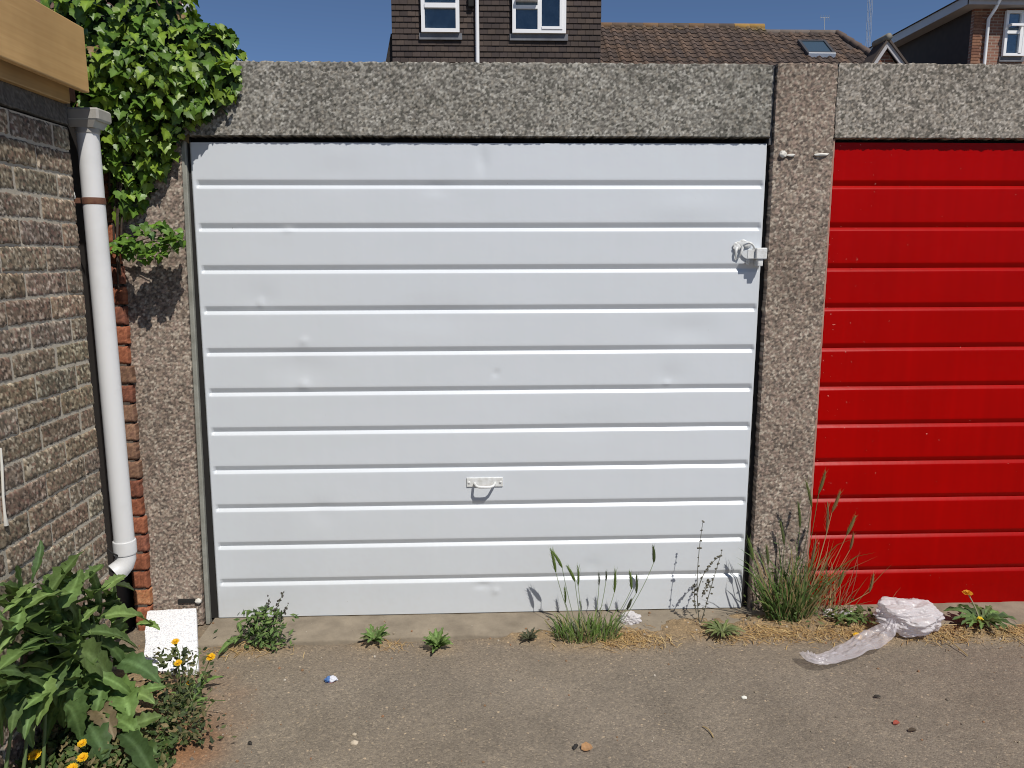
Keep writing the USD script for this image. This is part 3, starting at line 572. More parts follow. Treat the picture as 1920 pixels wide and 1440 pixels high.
# --- the little sprig below it
sp = thing('ivy', 'small bright ivy sprig sticking out across the left pillar', 'ivy', (-.25, -.06, 1.47))
for k in range(5):
    tip = at_y(225 + 28 * k, 440 + 14 * math.sin(k * 2.1), -.16 + .01 * k)
    obj('stem', tube(bez((-.258, -.05, 1.455), ((-.258 + tip[0]) / 2, -.10, 1.50), tip, 8), np.linspace(.003, .0014, 8), 5), WOODY, sp, smooth=True)
for k in range(150):
    u = rl.uniform(-1, 1); vv = rl.uniform(-1, 1)
    if u * u + vv * vv > 1: continue
    px, py = 278 + 68 * u, 452 - 6 * u + 40 * vv * (1 - .35 * abs(u)) 
    dpt = -.10 - .09 * math.sqrt(max(0, 1 - u * u - vv * vv * .8)) + rl.uniform(-.01, .05)
    pos = at_y(px, py, dpt)
    col = np.array([.10, .19, .022]) * rl.uniform(.7, 1.2) if rl.random() < .7 else np.array([.05, .11, .016])
    m_ = ivy_leaf(pos, np.array([.05, -.55, .8]) + rl.normal(0, .35, 3), np.array([rl.normal(.3, .6), -.4, -.6 + rl.normal(0, .3)]), rl.uniform(.022, .036), col, rl)
    obj('leaf', m_, LEAFM, sp, col=m_[2])

# --- broad-leaved weed against the block wall
bw = thing('broadleaf_weed', 'big clump of broad dark green leaves growing against the block wall', 'weed', (-.2, -.65, 0))
def wp(px, py, lift=0.0):
    z = np.interp(py, [1030, 1250, 1440], [.31, .16, .03]) + lift
    p = at_z(px, py, z)
    xmin = -.205 + .12 * abs(math.sin(px * 12.9898 + py * 78.233))
    return at_x(px, py, xmin) if p[0] < xmin else p
G1, G2, G3, G4 = (.12, .195, .055), (.095, .16, .048), (.16, .24, .07), (.07, .125, .042)
LEAVES = [((30, 1262), (20, 1376), 38, G1), ((62, 1275), (46, 1388), 32, G2), ((104, 1300), (86, 1396), 36, G1), ((18, 1325), (62, 1404), 28, G3), ((120, 1318), (152, 1392), 32, G2), ((-10, 1300), (6, 1402), 34, G2), ((60, 1092), (76, 1012), 16, G4), ((88, 1118), (160, 1032), 34, G1), ((92, 1112), (122, 1150), 26, G1), ((52, 1118), (-14, 1098), 22, G2), ((112, 1150), (217, 1130), 32, G1), ((190, 1108), (236, 1079), 20, G3), ((150, 1095), (192, 1058), 26, G1), ((178, 1112), (252, 1108), 16, G1),
          ((188, 1158), (288, 1174), 30, G3), ((142, 1192), (262, 1220), 24, G1), ((148, 1190), (52, 1192), 36, G2), ((62, 1168), (-8, 1196), 34, G3), ((84, 1225), (38, 1190), 22, G2), ((80, 1210), (-8, 1262), 46, G1), ((138, 1186), (124, 1262), 24, G3), ((134, 1216), (218, 1294), 54, G3), ((212, 1238), (302, 1284), 42, G4),
          ((142, 1236), (178, 1310), 22, G1), ((78, 1268), (70, 1362), 50, G3), ((94, 1280), (120, 1366), 40, G1), ((40, 1304), (64, 1372), 20, (.16, .19, .08)), ((214, 1286), (244, 1352), 54, G1), ((170, 1320), (214, 1388), 42, (.17, .13, .075)), ((236, 1366), (304, 1342), 30, G3), ((226, 1376), (300, 1490), 40, G4), ((158, 1354), (198, 1440), 48, G4),
          ((14, 1292), (10, 1376), 32, G2), ((248, 1300), (312, 1288), 20, G1), ((46, 1150), (30, 1060), 24, G2), ((120, 1120), (112, 1062), 24, G1), ((100, 1170), (40, 1140), 30, G2), ((130, 1160), (180, 1200), 30, G2), ((60, 1200), (20, 1150), 30, G2), ((160, 1140), (238, 1150), 26, G4), ((170, 1200), (236, 1250), 28, G2), ((110, 1240), (100, 1300), 30, G2),
          ((30, 1230), (-10, 1300), 34, G2), ((190, 1270), (176, 1350), 34, G2), ((130, 1290), (150, 1380), 36, G2), ((230, 1300), (290, 1320), 26, G3), ((100, 1190), (150, 1160), 30, G2), ((20, 1180), (-16, 1150), 28, G1), ((256, 1170), (300, 1182), 14, G3), ((150, 1410), (130, 1450), 30, G2), ((250, 1400), (300, 1420), 26, G2), ((210, 1350), (262, 1386), 30, G1)]
for k in range(120):
    bx, by = rl.uniform(10, 235), rl.uniform(1110, 1345); an = rl.uniform(0, 6.283); ln_ = rl.uniform(55, 120)
    if by < 1180: an = rl.uniform(3.4, 6.0) if rl.random() < .6 else an
    e_ = (bx + math.cos(an) * ln_, by + math.sin(an) * ln_ * .75)
    if e_[1] > 1385 or e_[0] > 262 or e_[1] < 1035 + .35 * abs(e_[0] - 80): continue
    LEAVES.append(((bx, by), e_, rl.uniform(16, 34), (G1, G2, G3, G1)[k % 4]))
for k, (a_, b_, w_, c_) in enumerate(LEAVES):
    p0, p1 = wp(*a_), wp(*b_)
    Ln = np.linalg.norm(p1 - p0); sc = np.dot(p1 - EYE, FWD) / FPX
    falls = b_[1] > a_[1] + 10
    arch = np.array([.0, -.05, .25 if falls else .16]) * Ln + np.array([.02, 0, 0])
    m_ = broad_leaf(p0, p1, w_ * sc * .95, arch, np.array(c_) * rl.uniform(.62, 1.1), rl, up=(.15 + rl.normal(0, .2), -.55 + rl.normal(0, .15), 1.0), wave=.16, teeth=.28, vein=1.6, fold=rl.uniform(.15, .5), twist=rl.normal(0, .6))
    obj('leaf', m_, WEEDM, bw, smooth=True, col=m_[2], label='pinkish brown withered leaf' if c_ == (.17, .13, .075) else None)
for k in range(9):
    a_ = wp(40 + 24 * k, 1290 + 12 * (k % 3)); g = np.array([-.20 + .03 * (k % 4), a_[1] + .02, 0.0])
    obj('stem', tube(bez(g, (g + a_) / 2 + np.array([0, .02, .05]), wp(55 + 17 * k, 1130 + 25 * (k % 3)), 8), np.linspace(.006, .003, 8), 6), plain(f'weed_stem_{k}', (.10, .15, .05), .6) if k == 0 else L + 'weed_stem_0', bw, smooth=True)

# a low mat of small leaves in front of it and round the slab
def small_leaves(n, place, size, cols, rng, elong=1.7):
    out = []
    for _ in range(n):
        c = place(rng); s = rng.uniform(*size)
        d = unit(rng.normal(0, 1, 3) * (1, 1, .6)); nn = unit(np.array([.1, -.5, .8]) + rng.normal(0, .5, 3)); d = unit(d - nn * (d @ nn)); sd = np.cross(d, nn)
        V = np.array([c - d * s * .5 * elong, c + sd * s * .45 - nn * s * .05, c + d * s * .5 * elong, c - sd * s * .45 - nn * s * .05, c + nn * s * .08])
        cc = np.tile(np.array(cols[rng.integers(len(cols))]) * rng.uniform(.75, 1.2), (5, 1))
        out.append((V, np.array([(0, 1, 4), (1, 2, 4), (2, 3, 4), (3, 0, 4)]), cc))
    return join(out)
lowcols = [(.07, .115, .03), (.10, .15, .045), (.05, .085, .025), (.17, .16, .07), (.24, .19, .10), (.09, .13, .05)]
def mat_place(rng):
    px, py = (rng.uniform(-40, 330), rng.uniform(1345, 1475)) if rng.random() < .8 else (rng.uniform(-40, 120), rng.uniform(1290, 1400))
    p = at_z(px, py, -.01 + .085 * rng.random() ** 1.3)
    if p[0] < -.23: p[0] = rng.uniform(-.23, -.1)
    return p
gc = thing('low_weeds', 'mat of small pale green weeds at the foot of the block wall', 'weeds', (0, -.9, 0))
obj('foliage', small_leaves(3200, mat_place, (.008, .02), lowcols, rl), WEEDM, gc, kind='stuff')
def flower(parent, p, r, n=26, tilt=(0.05, -.35, .9), colr=(.80, .50, .01)):
    nn = unit(tilt); s = unit(np.cross(nn, (1, .2, 0))); t = np.cross(nn, s); parts = []
    for ring, (rr, lift, cnt) in enumerate(((1, .10, n), (.75, .28, n - 6), (.45, .42, n - 12))):
        for k in range(cnt):
            a = (k + .37 * ring) / cnt * 2 * math.pi + rl.uniform(-.05, .05); d = s * math.cos(a) + t * math.sin(a); q = np.cross(nn, d); R_ = r * rr * rl.uniform(.88, 1.08); w_ = r * .16
            V = np.array([p + d * r * .05 - q * w_ * .4, p + d * r * .05 + q * w_ * .4, p + d * R_ + q * w_ * .6 + nn * r * lift, p + d * R_ - q * w_ * .6 + nn * r * lift])
            parts.append((V, np.array([(0, 1, 2), (0, 2, 3)]), np.array(colr) * rl.uniform(.85, 1.1)))
    obj('flower_head', join(parts), PETALM, parent)
    return nn
STEMM = plain('flower_stem', (.11, .15, .05), .6)
def yellow_plant(label, head_px, head_z, root, r=.017, leaves=8, size=(.05, .09), group=None, lw=.016):
    p = at_z(*head_px, head_z); root = np.asarray(root, float)
    t = thing('yellow_flower', label, 'flower', root)
    flower(t, p, r)
    obj('stem', tube(bez(root, (root * .6 + p * .4) + np.array([.01, 0, .03]), p - np.array([0, 0, .003]), 8), .0018, 6), STEMM, t, smooth=True)
    obj('calyx', tube([p - np.array([0, 0, .014]), p - np.array([0, 0, .008]), p], [.003, .006, .0055], 8), STEMM, t, smooth=True)
    for k in range(leaves):
        a = k / leaves * 6.283 + rl.uniform(-.3, .3); l = rl.uniform(*size)
        tip = root + np.array([math.cos(a) * l, math.sin(a) * l * .9, .012 + .03 * rl.random()])
        m_ = broad_leaf(root, tip, lw, (0, 0, l * .3), np.array(G1) * rl.uniform(.8, 1.2), rl, n=9, m=5, teeth=.5, wave=.1)
        obj('leaf', m_, WEEDM, t, smooth=True, col=m_[2])
yellow_plant('bright yellow flower alone at the bottom left corner of the photo', (65, 1416), .11, at_z(85, 1450, -.02), .0165)
yellow_plant('upper of the two yellow flowers below the broad leaves', (154, 1394), .11, at_z(165, 1440, -.02), .0125, 5)
yellow_plant('lower of the two yellow flowers below the broad leaves', (155, 1420), .10, at_z(180, 1462, -.02), .0145, 5)
yellow_plant('yellow flower cut by the bottom edge of the photo', (135, 1440), .09, at_z(140, 1470, -.02), .014, 4)
yellow_plant('yellow flower standing in front of the white slab', (329, 1203), .20, at_z(352, 1330, -.018), .0125, 6)
yellow_plant('yellow flower by the right edge of the white slab', (395, 1232), .10, at_z(372, 1292, -.018), .016, 7)
yellow_plant('ragged yellow flower low over the white slab edge', (334, 1243), .15, at_z(338, 1336, -.018), .0125, 4)
yellow_plant('small yellow flower below the corner of the white slab', (354, 1281), .08, at_z(358, 1322, -.018), .010, 4)
sc_ = thing('straggly_weed', 'straggly small-leaved weed in front of the white slab', 'weed', (.06, -.6, 0))
def scr(rng):
    px = rng.normal(335, 32); py = rng.uniform(1215, 1395)
    return at_z(px, py, np.clip(np.interp(py, [1210, 1400], [.15, .0]) + rng.uniform(-.02, .02), -.01, .2))
obj('foliage', small_leaves(520, scr, (.007, .017), [(.06, .085, .03), (.10, .12, .045), (.14, .13, .06), (.045, .06, .03)], rl), WEEDM, sc_, kind='stuff')
for k in range(12):
    r0 = at_z(330 + 5 * k % 60, 1330 + 4 * k, -.018); e0 = scr(rl)
    obj('stem', tube(bez(r0, (r0 + e0) / 2 + np.array([.0, -.01, .03]), e0, 6), .0013, 5), STEMM, sc_)
for k, (a_, b_) in enumerate((((372, 1340), (398, 1290)), ((366, 1345), (392, 1318)))):
    r0, e0 = at_z(*a_, -.015), at_z(*b_, .03)
    obj('stem', tube(bez(r0, (r0 + e0) / 2 + np.array([0, 0, .02]), e0, 6), .0012, 5), STEMM, sc_)

# --- weeds along the threshold
def rosette(name, label, c, n, l, w_, hgt, cols, group=None, teeth=.6):
    c = np.asarray(c, float); t = thing(name, label, 'weed', c, group)
    for k in range(n):
        a = k * 2.399 + rl.uniform(-.2, .2); ll = l * rl.uniform(.6, 1.05)
        tip = c + np.array([math.cos(a) * ll, math.sin(a) * ll * .85, hgt * rl.uniform(.2, 1.0) * (1.2 - .6 * k / n) + .004])
        m_ = broad_leaf(c + np.array([0, 0, .004]), tip, w_ * rl.uniform(.8, 1.2), (0, 0, ll * .35), np.array(cols[k % len(cols)]) * rl.uniform(.8, 1.2), rl, n=9, m=5, teeth=teeth, wave=.15)
        obj('leaf', m_, WEEDM, t, smooth=True, col=m_[2])
    return t
def gp(px, py, lift=0.0):
    p = at_z(px, py, 0.0); return np.array([p[0], p[1], max(gz_at(p[0], p[1]), -.03) + lift])
rosette('small_weed', 'left of two small green weeds on the tarmac before the white door', gp(703, 1203), 22, .062, .017, .055, [G1, G2, (.11, .13, .05)])
rosette('small_weed', 'right of two small green weeds on the tarmac before the white door', gp(820, 1212), 30, .060, .017, .07, [G3, G1, (.10, .16, .04)])
rosette('small_weed', 'small dusty grey-green weed left of the grass tuft', gp(992, 1196), 14, .05, .010, .04, [(.07, .075, .04), (.05, .055, .03)])
rosette('small_weed', 'flat pale green weed between the thin stalk and the middle pillar', gp(1355, 1188), 34, .085, .012, .035, [(.12, .15, .05), (.16, .17, .07), (.09, .12, .04)])
# long single leaf and bush by the left end of the threshold
bush = thing('bushy_weed', 'bushy weed with tall flowering spikes at the left end of the threshold', 'weed', gp(490, 1208))
bc = gp(490, 1208)
def bplace(rng):
    px = rng.normal(492, 24); py = rng.uniform(1135, 1218) + abs(px - 492) * .3
    return at_z(px, py, 0) * 0 + at_y(px, py, bc[1] + rng.uniform(-.05, .04))
obj('foliage', small_leaves(420, bplace, (.007, .015), [G1, G2, G3, (.05, .085, .03)], rl, 2.4), WEEDM, bush, kind='stuff')
for (px, py, x0) in ((533, 1108, 498), (505, 1122, 490), (540, 1134, 505), (484, 1150, 480), (520, 1150, 500), (470, 1168, 478), (455, 1172, 470)):
    tip = at_y(px, py, bc[1] - .01); r0 = gp(x0, 1206)
    P = bez(r0, (r0 + tip) / 2 + np.array([-.008, 0, .01]), tip, 12)
    obj('stem', tube(P, np.linspace(.002, .001, 12), 5), STEMM, bush)
    hd = []
    for q in np.linspace(.55, 1, 26):
        c = P[min(11, int(q * 11))] + rl.normal(0, .0035, 3); hd.append(lump(c, rl.uniform(.002, .0038), int(q * 100), (1, 1, 1.4), sub=1))
    j_ = join(hd); obj('flower_spike', j_, GRASSM, bush, col=np.array([.10, .09, .075]))
for (a_, b_, w_) in (((455, 1195), (408, 1232), .026), ((452, 1188), (446, 1168), .016), ((460, 1205), (440, 1216), .018)):
    p0, p1 = gp(*a_, .02), gp(*b_, .025)
    m_ = broad_leaf(p0, p1, w_, (0, 0, .03), G1, rl, n=9, m=5); obj('leaf', m_, WEEDM, bush, smooth=True, col=m_[2])

def spike(parent, p0, p1, r, col, awns=26):
    """A bristly barley head from p0 to p1."""
    p0, p1 = np.asarray(p0, float), np.asarray(p1, float); d = unit(p1 - p0); ln = np.linalg.norm(p1 - p0)
    P = bez(p0, (p0 + p1) / 2 + np.array([.004, 0, .004]), p1, 9)
    parts = [(*tube(P, r * np.array([.45, .8, 1, 1, .95, .85, .7, .5, .15]), 7), np.array(col))]
    s = unit(np.cross(d, (0.2, 1, .1))); t = np.cross(d, s)
    for k in range(awns):
        q = k / awns * .9; a = k * 2.4; o = P[int(q * 8)]; dd = unit(d * 1.0 + (s * math.cos(a) + t * math.sin(a)) * .33)
        parts.append(blade(o, o + dd * ln * rl.uniform(.28, .42), .0011, (0, 0, 0), np.array(col) * 1.25, 3))
    obj('seed_head', join(parts), GRASSM, parent)
def tuft(label, c, n, spread, hmin, hmax, cols, heads, cat='grass', name='grass_tuft', lean=(0, -.0, 0), stemcol=None, bw_=.0042):
    t = thing(name, label, cat, c); c = np.asarray(c, float); bl = []
    for k in range(n):
        a = rl.uniform(0, 6.283); r0 = spread * math.sqrt(rl.random()); b0 = c + np.array([math.cos(a) * r0, math.sin(a) * r0 * .45, 0])
        h = (hmin + (hmax - hmin) * rl.random() ** 1.5) * (1 - .35 * r0 / spread); out = rl.uniform(.05, .8) * h; a += rl.normal(0, .9)
        tip = b0 + np.array([math.cos(a) * out + rl.normal(0, .10) * h, math.sin(a) * out * .6 + rl.normal(0, .1) * h, h * (1 if rl.random() < .75 else .55)]) + np.asarray(lean) * h
        tip[1] = min(tip[1], -.025)
        bl.append(blade(b0, tip, bw_ * rl.uniform(.7, 1.3), (rl.normal(0, .12) * h, rl.normal(0, .08) * h, h * rl.uniform(.05, .5)), np.array(cols[rl.integers(len(cols))]) * rl.uniform(.75, 1.2), 5))
    obj('blades', join(bl), GRASSM, t, kind='stuff')
    for (fx, fy, bx, by, ln, y, colr, r) in heads:
        foot = at_y(fx, fy, y); base = at_y(bx, by, y - .01)
        d = unit(foot - base) if ln is None else None
        g0 = c + np.array([(foot[0] - c[0]) * .35, rl.uniform(-.02, .02), 0])
        obj('stem', tube(bez(g0, np.array([foot[0] * .7 + g0[0] * .3, (foot[1] + g0[1]) / 2, foot[2] * .6]), foot, 9), .0012, 5), STEMM if sum(colr) < .45 else DRYSTEM, t)
        spike(t, foot, base, r, colr)
    return t
DRYSTEM = plain('dry_stem', (.38, .28, .13), .7)
GB = (.13, .19, .045); GD = (.07, .085, .05)
tuft('green grass tuft with barley heads in front of the white door', gp(1100, 1192), 330, .13, .04, .13, [(.12, .20, .045), (.08, .14, .03), (.16, .23, .06), (.24, .22, .09), (.12, .13, .07), (.14, .22, .05)],
     [(1042, 1072, 1032, 1028, 0, -.14, GB, .006), (1054, 1064, 1034, 1032, 0, -.13, GB, .006), (1078, 1090, 1062, 1060, 0, -.16, GB, .006), (1152, 1110, 1153, 1066, 0, -.10, GB, .005), (1184, 1104, 1180, 1070, 0, -.12, GB, .0055), (1193, 1112, 1193, 1076, 0, -.10, (.08, .11, .04), .005),
      (1226, 1054, 1224, 1022, 0, -.10, (.07, .10, .03), .0065), (1084, 1098, 1083, 1060, 0, -.12, GB, .004), (1123, 1098, 1122, 1074, 0, -.1, GD, .003), (1136, 1090, 1136, 1070, 0, -.1, GD, .003), (1176, 1142, 1184, 1122, 0, -.14, GD, .006), (1060, 1130, 1058, 1100, 0, -.14, GB, .004)])
tall = tuft('tall grass clump with dry seed heads at the foot of the middle pillar', gp(1478, 1162), 300, .088, .08, .40, [(.08, .15, .03), (.11, .19, .045), (.15, .20, .055), (.22, .19, .08), (.30, .21, .10), (.07, .12, .03)],
     [(1535, 925, 1548, 882, 0, -.14, (.20, .16, .05), .006), (1522, 950, 1510, 900, 0, -.12, (.14, .17, .05), .005), (1560, 960, 1576, 920, 0, -.14, (.26, .17, .06), .006), (1588, 1002, 1604, 966, 0, -.16, (.24, .19, .06), .0065), (1550, 1000, 1552, 940, 0, -.12, (.28, .18, .08), .005), (1594, 1030, 1600, 1000, 0, -.13, (.26, .17, .07), .005),
      (1470, 1020, 1462, 975, 0, -.10, (.12, .15, .05), .005), (1412, 1050, 1402, 1008, 0, -.09, (.12, .18, .045), .0065), (1500, 990, 1496, 940, 0, -.11, (.10, .14, .04), .005), (1572, 1100, 1582, 1070, 0, -.15, (.20, .20, .06), .006), (1630, 1110, 1638, 1075, 0, -.17, (.26, .2, .08), .005), (1440, 1060, 1436, 1020, 0, -.1, (.12, .15, .05), .005), (1520, 1060, 1530, 1010, 0, -.14, (.25, .17, .08), .005)], bw_=.0048)
dc = gp(1540, 1150); bl = []
for k in range(95):
    b0 = dc + np.array([rl.normal(0, .07), rl.normal(.01, .025), 0]); h = rl.uniform(.05, .28)
    tip = b0 + np.array([rl.normal(.02, .06), rl.normal(-.02, .03), h]); tip[1] = min(tip[1], -.02)
    bl.append(blade(b0, tip, .003, (rl.normal(0, .02), 0, h * .2), np.array([(.30, .17, .08), (.36, .25, .11), (.20, .11, .06), (.16, .17, .06)][k % 4]) * rl.uniform(.8, 1.2), 5))
obj('dry_blades', join(bl), DRYM, tall, kind='stuff')
obj('foliage', small_leaves(260, lambda r: gp(1475, 1165) + np.array([r.normal(0, .07), r.normal(0, .03), abs(r.normal(0, .10))]), (.006, .013), [(.06, .10, .03), (.09, .13, .04), (.14, .12, .06)], rl, 2.2), WEEDM, tall, kind='stuff')
# thin stalk between the two grass clumps
st = thing('thin_weed', 'thin grey leggy weed standing before the right end of the white door', 'weed', gp(1310, 1172))
for (x0, y0, mx, my, x1, y1) in ((1312, 1172, 1300, 1090, 1318, 978), (1308, 1110, 1318, 1062, 1352, 1042), (1314, 1170, 1330, 1110, 1354, 1032), (1306, 1150, 1300, 1120, 1303, 1095), (1316, 1120, 1325, 1100, 1330, 1090)):
    P = bez(at_y(x0, y0, -.14), at_y(mx, my, -.13), at_y(x1, y1, -.12), 14)
    if y0 > 1165: P[0][2] = gz_at(P[0][0], P[0][1])
    obj('stem', tube(P, np.linspace(.0022, .001, 14), 5), plain('grey_stem', (.12, .115, .085), .7) if x0 == 1312 else L + 'grey_stem', st)
    obj('leaves', join([(*lump(P[rl.integers(2, 14)] + rl.normal(0, .004, 3) * (1, 1, .6), rl.uniform(.0018, .004), k, (1.3, .8, 1), sub=1), np.array((.13, .12, .09)) * rl.uniform(.7, 1.3)) for k in range(26)]), WEEDM, st, kind='stuff')
# dandelion by the red door
da = gp(1838, 1176); dn = rosette('dandelion', 'dandelion plant with two yellow flowers in front of the red door', da, 30, .135, .022, .035, [G1, G2, (.05, .09, .025), (.10, .14, .05)], teeth=.8)
p = at_y(1814, 1112, da[1] + .03)
obj('stem', tube(bez(da, (da + p) / 2 + np.array([.012, 0, .0]), p, 9), .0024, 7), plain('pale_stem', (.30, .26, .17), .6), dn, smooth=True)
flower(dn, p, .019, tilt=(-.05, -.15, 1), colr=(.62, .30, .015))
flower(dn, at_y(1838, 1163, da[1] - .02), .015, tilt=(.1, -.8, .6), colr=(.80, .62, .03))
yellow_plant('yellow flower lying flat beside the plastic tail', (1608, 1193), .004, gp(1608, 1196), .017, 0)
obj_ = small_leaves(160, lambda r: gp(1600, 1172) + np.array([r.normal(0, .05), r.normal(0, .025), abs(r.normal(0, .02))]), (.008, .016), [G1, (.13, .14, .05), (.09, .12, .04)], rl, 2.2)
lw2 = thing('low_weeds', 'low ragged green weeds between the tall grass and the plastic bag', 'weeds', gp(1600, 1172)); obj('foliage', obj_, WEEDM, lw2, kind='stuff')

# ------------------------------------------------------------------ litter
bag = thing('plastic_bag', 'crumpled white plastic bag with a long trailing tail before the red door', 'plastic bag', gp(1705, 1185))
s = trimesh.creation.icosphere(5, 1.0); v = np.asarray(s.vertices)
rid = lambda q, sd: np.abs(fbm(q, 4, sd) - .5) * 2
d_ = 1.08 + .34 * (fbm(v * 1.5 + 5, 2, 2) - .5) * 2 - .34 * rid(v * np.array([1.6, 1.8, 2.6]) + 3, 6) + .12 * rid(v * 6.5, 8)
cb = at_z(1706, 1160, .048)
phi = np.arctan2(v[:, 2], v[:, 1]); gath = np.clip((1.15 - v[:, 0]) / 2.15, 0, 1)
d_ = d_ + gath * (.26 * np.abs(np.sin(phi * 4 + 5 * fbm(v * 1.4 + 9, 2, 4) + v[:, 0] * 1.2)) - .15)
v2 = v * d_[:, None] * np.array([.108, .078, .064]); v2[:, 2] = np.maximum(v2[:, 2], -.056 + .01 * noise(v[:, :3] * 9, 2))
v2[:, 2] += .018 * np.clip(v[:, 0] * -.5 + .2, -1, 1)
obj('bag_body', (v2 + cb, s.faces), BAG, bag, smooth=True)
TP = [at_z(px, py, z) for px, py, z in ((1672, 1170, .06), (1655, 1188, .03), (1625, 1205, .012), (1590, 1222, .006), (1555, 1236, .006), (1528, 1238, .01), (1512, 1226, .012))]
from scipy.interpolate import CubicSpline
cs = CubicSpline(np.arange(7), np.array(TP)); n_, m_2 = 90, 22
tt = np.linspace(0, 6, n_); P = cs(tt); T = cs(tt, 1); sd = np.cross(T, [0, 0, 1.0]); sd /= np.linalg.norm(sd, axis=1, keepdims=True)
W = np.linspace(-1, 1, m_2); V = []
wd = np.interp(tt, [0, .8, 2, 3.5, 5, 6], [.018, .042, .050, .036, .034, .024])
for i in range(n_):
    q = np.c_[np.full(m_2, tt[i] * 1.6), W * 3.2, np.zeros(m_2)]
    h = (.030 * rid(q, 3) + .010 * rid(q * 2.2, 5)) * (1 - W ** 4 * .8) + .003
    edge = 1 + .3 * (noise(np.array([[tt[i] * 1.6, 0, 1.0]]), 3)[0] - .5)
    V.append(P[i] + sd[i] * (W * wd[i] * edge)[:, None] + np.c_[np.zeros(m_2), np.zeros(m_2), h])
V = np.vstack(V); V[:, 2] = np.maximum(V[:, 2], ground_z(V[:, :2])[0] + .003)
obj('tail', (V, quads(m_2, n_)), BAGTHIN, bag, smooth=True, label='sheer trailing plastic strip')
def crumple(label, c, r, flat, seed, m_):
    t = thing('crumpled_litter', label, 'litter', c); s = trimesh.creation.icosphere(4, 1.0); v = np.asarray(s.vertices)
    v = v * (1 + .4 * (fbm(v * 2 + seed, 3, seed) - .5) * 2 - .4 * rid(v * 3 + seed, seed + 1))[:, None] * np.asarray(flat) * r
    obj('wad', (v + c + np.array([0, 0, r * flat[2] * .6]), s.faces), m_, t)
crumple('crumpled white plastic scrap at the right of the green grass tuft', gp(1182, 1166, .012), .036, (1.2, .8, .7), 3, BAG)
crumple('white scrap left of two tangled in weeds by the tall grass', gp(1556, 1158), .026, (1.0, .8, .7), 5, BAG)
crumple('white scrap right of two tangled in weeds by the tall grass', gp(1588, 1165), .026, (1.5, .7, .6), 7, BAG)
wr = thing('sweet_wrapper', 'tiny crumpled blue and white wrapper on the tarmac', 'wrapper', gp(620, 1268))
c0 = gp(620, 1266)
v, f = lump((0, 0, 0), .017, 12, (1.15, .8, .6), sub=3, amp=.7)
wc = np.where((v[:, :1] < -.001), np.array([[.10, .22, .50]]), np.array([[.78, .80, .85]])); wc[v[:, 2] < -.006] = (.5, .08, .05)
obj('paper', (v + c0 + np.array([0, 0, .009]), f, wc), PETALM, wr)
def dead_leaf(label, px, py, ln, w_, col, ang):
    c = gp(px, py, .004); d = np.array([math.cos(ang), math.sin(ang), 0]) * ln / 2
    m_ = broad_leaf(c - d, c + d, w_, (0, 0, .008), col, rl, n=7, m=5, vein=.9)
    obj('fallen_leaf', m_, DRYM, None, smooth=True, col=m_[2], label=label, cat='leaf')
dead_leaf('thin dark upright scrap beside the tan leaf on the tarmac', 1080, 1391, .03, .012, (.02, .018, .015), 1.1)
dead_leaf('tan fallen leaf on the tarmac at the bottom centre', 1101, 1394, .036, .028, (.36, .20, .09), .2)
dead_leaf('dark fallen leaf below the plastic tail', 1646, 1298, .026, .010, (.03, .024, .018), -.3)
dead_leaf('dark brown curled leaf right of the red scrap', 1712, 1360, .03, .012, (.06, .04, .022), .1)
dead_leaf('small red scrap on the tarmac at lower right', 1682, 1346, .026, .014, (.30, .06, .035), .3)
dead_leaf('dark scrap at the bottom edge right of centre', 1394, 1437, .02, .010, (.02, .018, .015), .6)
dead_leaf('dark scrap on the tarmac at the lower left', 468, 1385, .018, .010, (.03, .026, .02), -.5)
tw = tube(bez(gp(1318, 1352, .004), gp(1330, 1358, .012), gp(1338, 1372, .004), 7), .002, 5); obj('twig', tw, DRYSTEM, None, label='short pale curved twig on the tarmac', cat='twig')
def pebble_at(label, px, py, r, col):
    obj('pebble', (*lump(gp(px, py, r * .3), r, px, (1.2, 1, .7), sub=2, amp=.35), np.array(col)), STONEM, None, smooth=False, label=label, cat='pebble')
pebble_at('white pebble on the open tarmac right of centre', 1396, 1297, .0075, (.75, .74, .66))
pebble_at('cream pebble on the tarmac left of centre', 664, 1382, .010, (.52, .44, .33))
pebble_at('small cream pebble above the larger cream one', 664, 1366, .006, (.45, .38, .28))
pebble_at('grey pebble at the left end of the threshold', 440, 1178, .011, (.12, .11, .10))
for k, (a_, b_) in enumerate((((1760, 1185), (1815, 1222)), ((1870, 1178), (1925, 1202)), ((1745, 1177), (1800, 1176)))):
    obj('straw_stalk', tube(bez(gp(*a_, .008), gp((a_[0] + b_[0]) / 2, (a_[1] + b_[1]) / 2, .016), gp(*b_, .006), 7), .0022, 5), DRYSTEM, None, label=['long straw stalk pointing away from the plastic bag', 'straw stalk at the right edge of the photo', 'straw stalk lying level beside the plastic bag'][k], cat='straw')
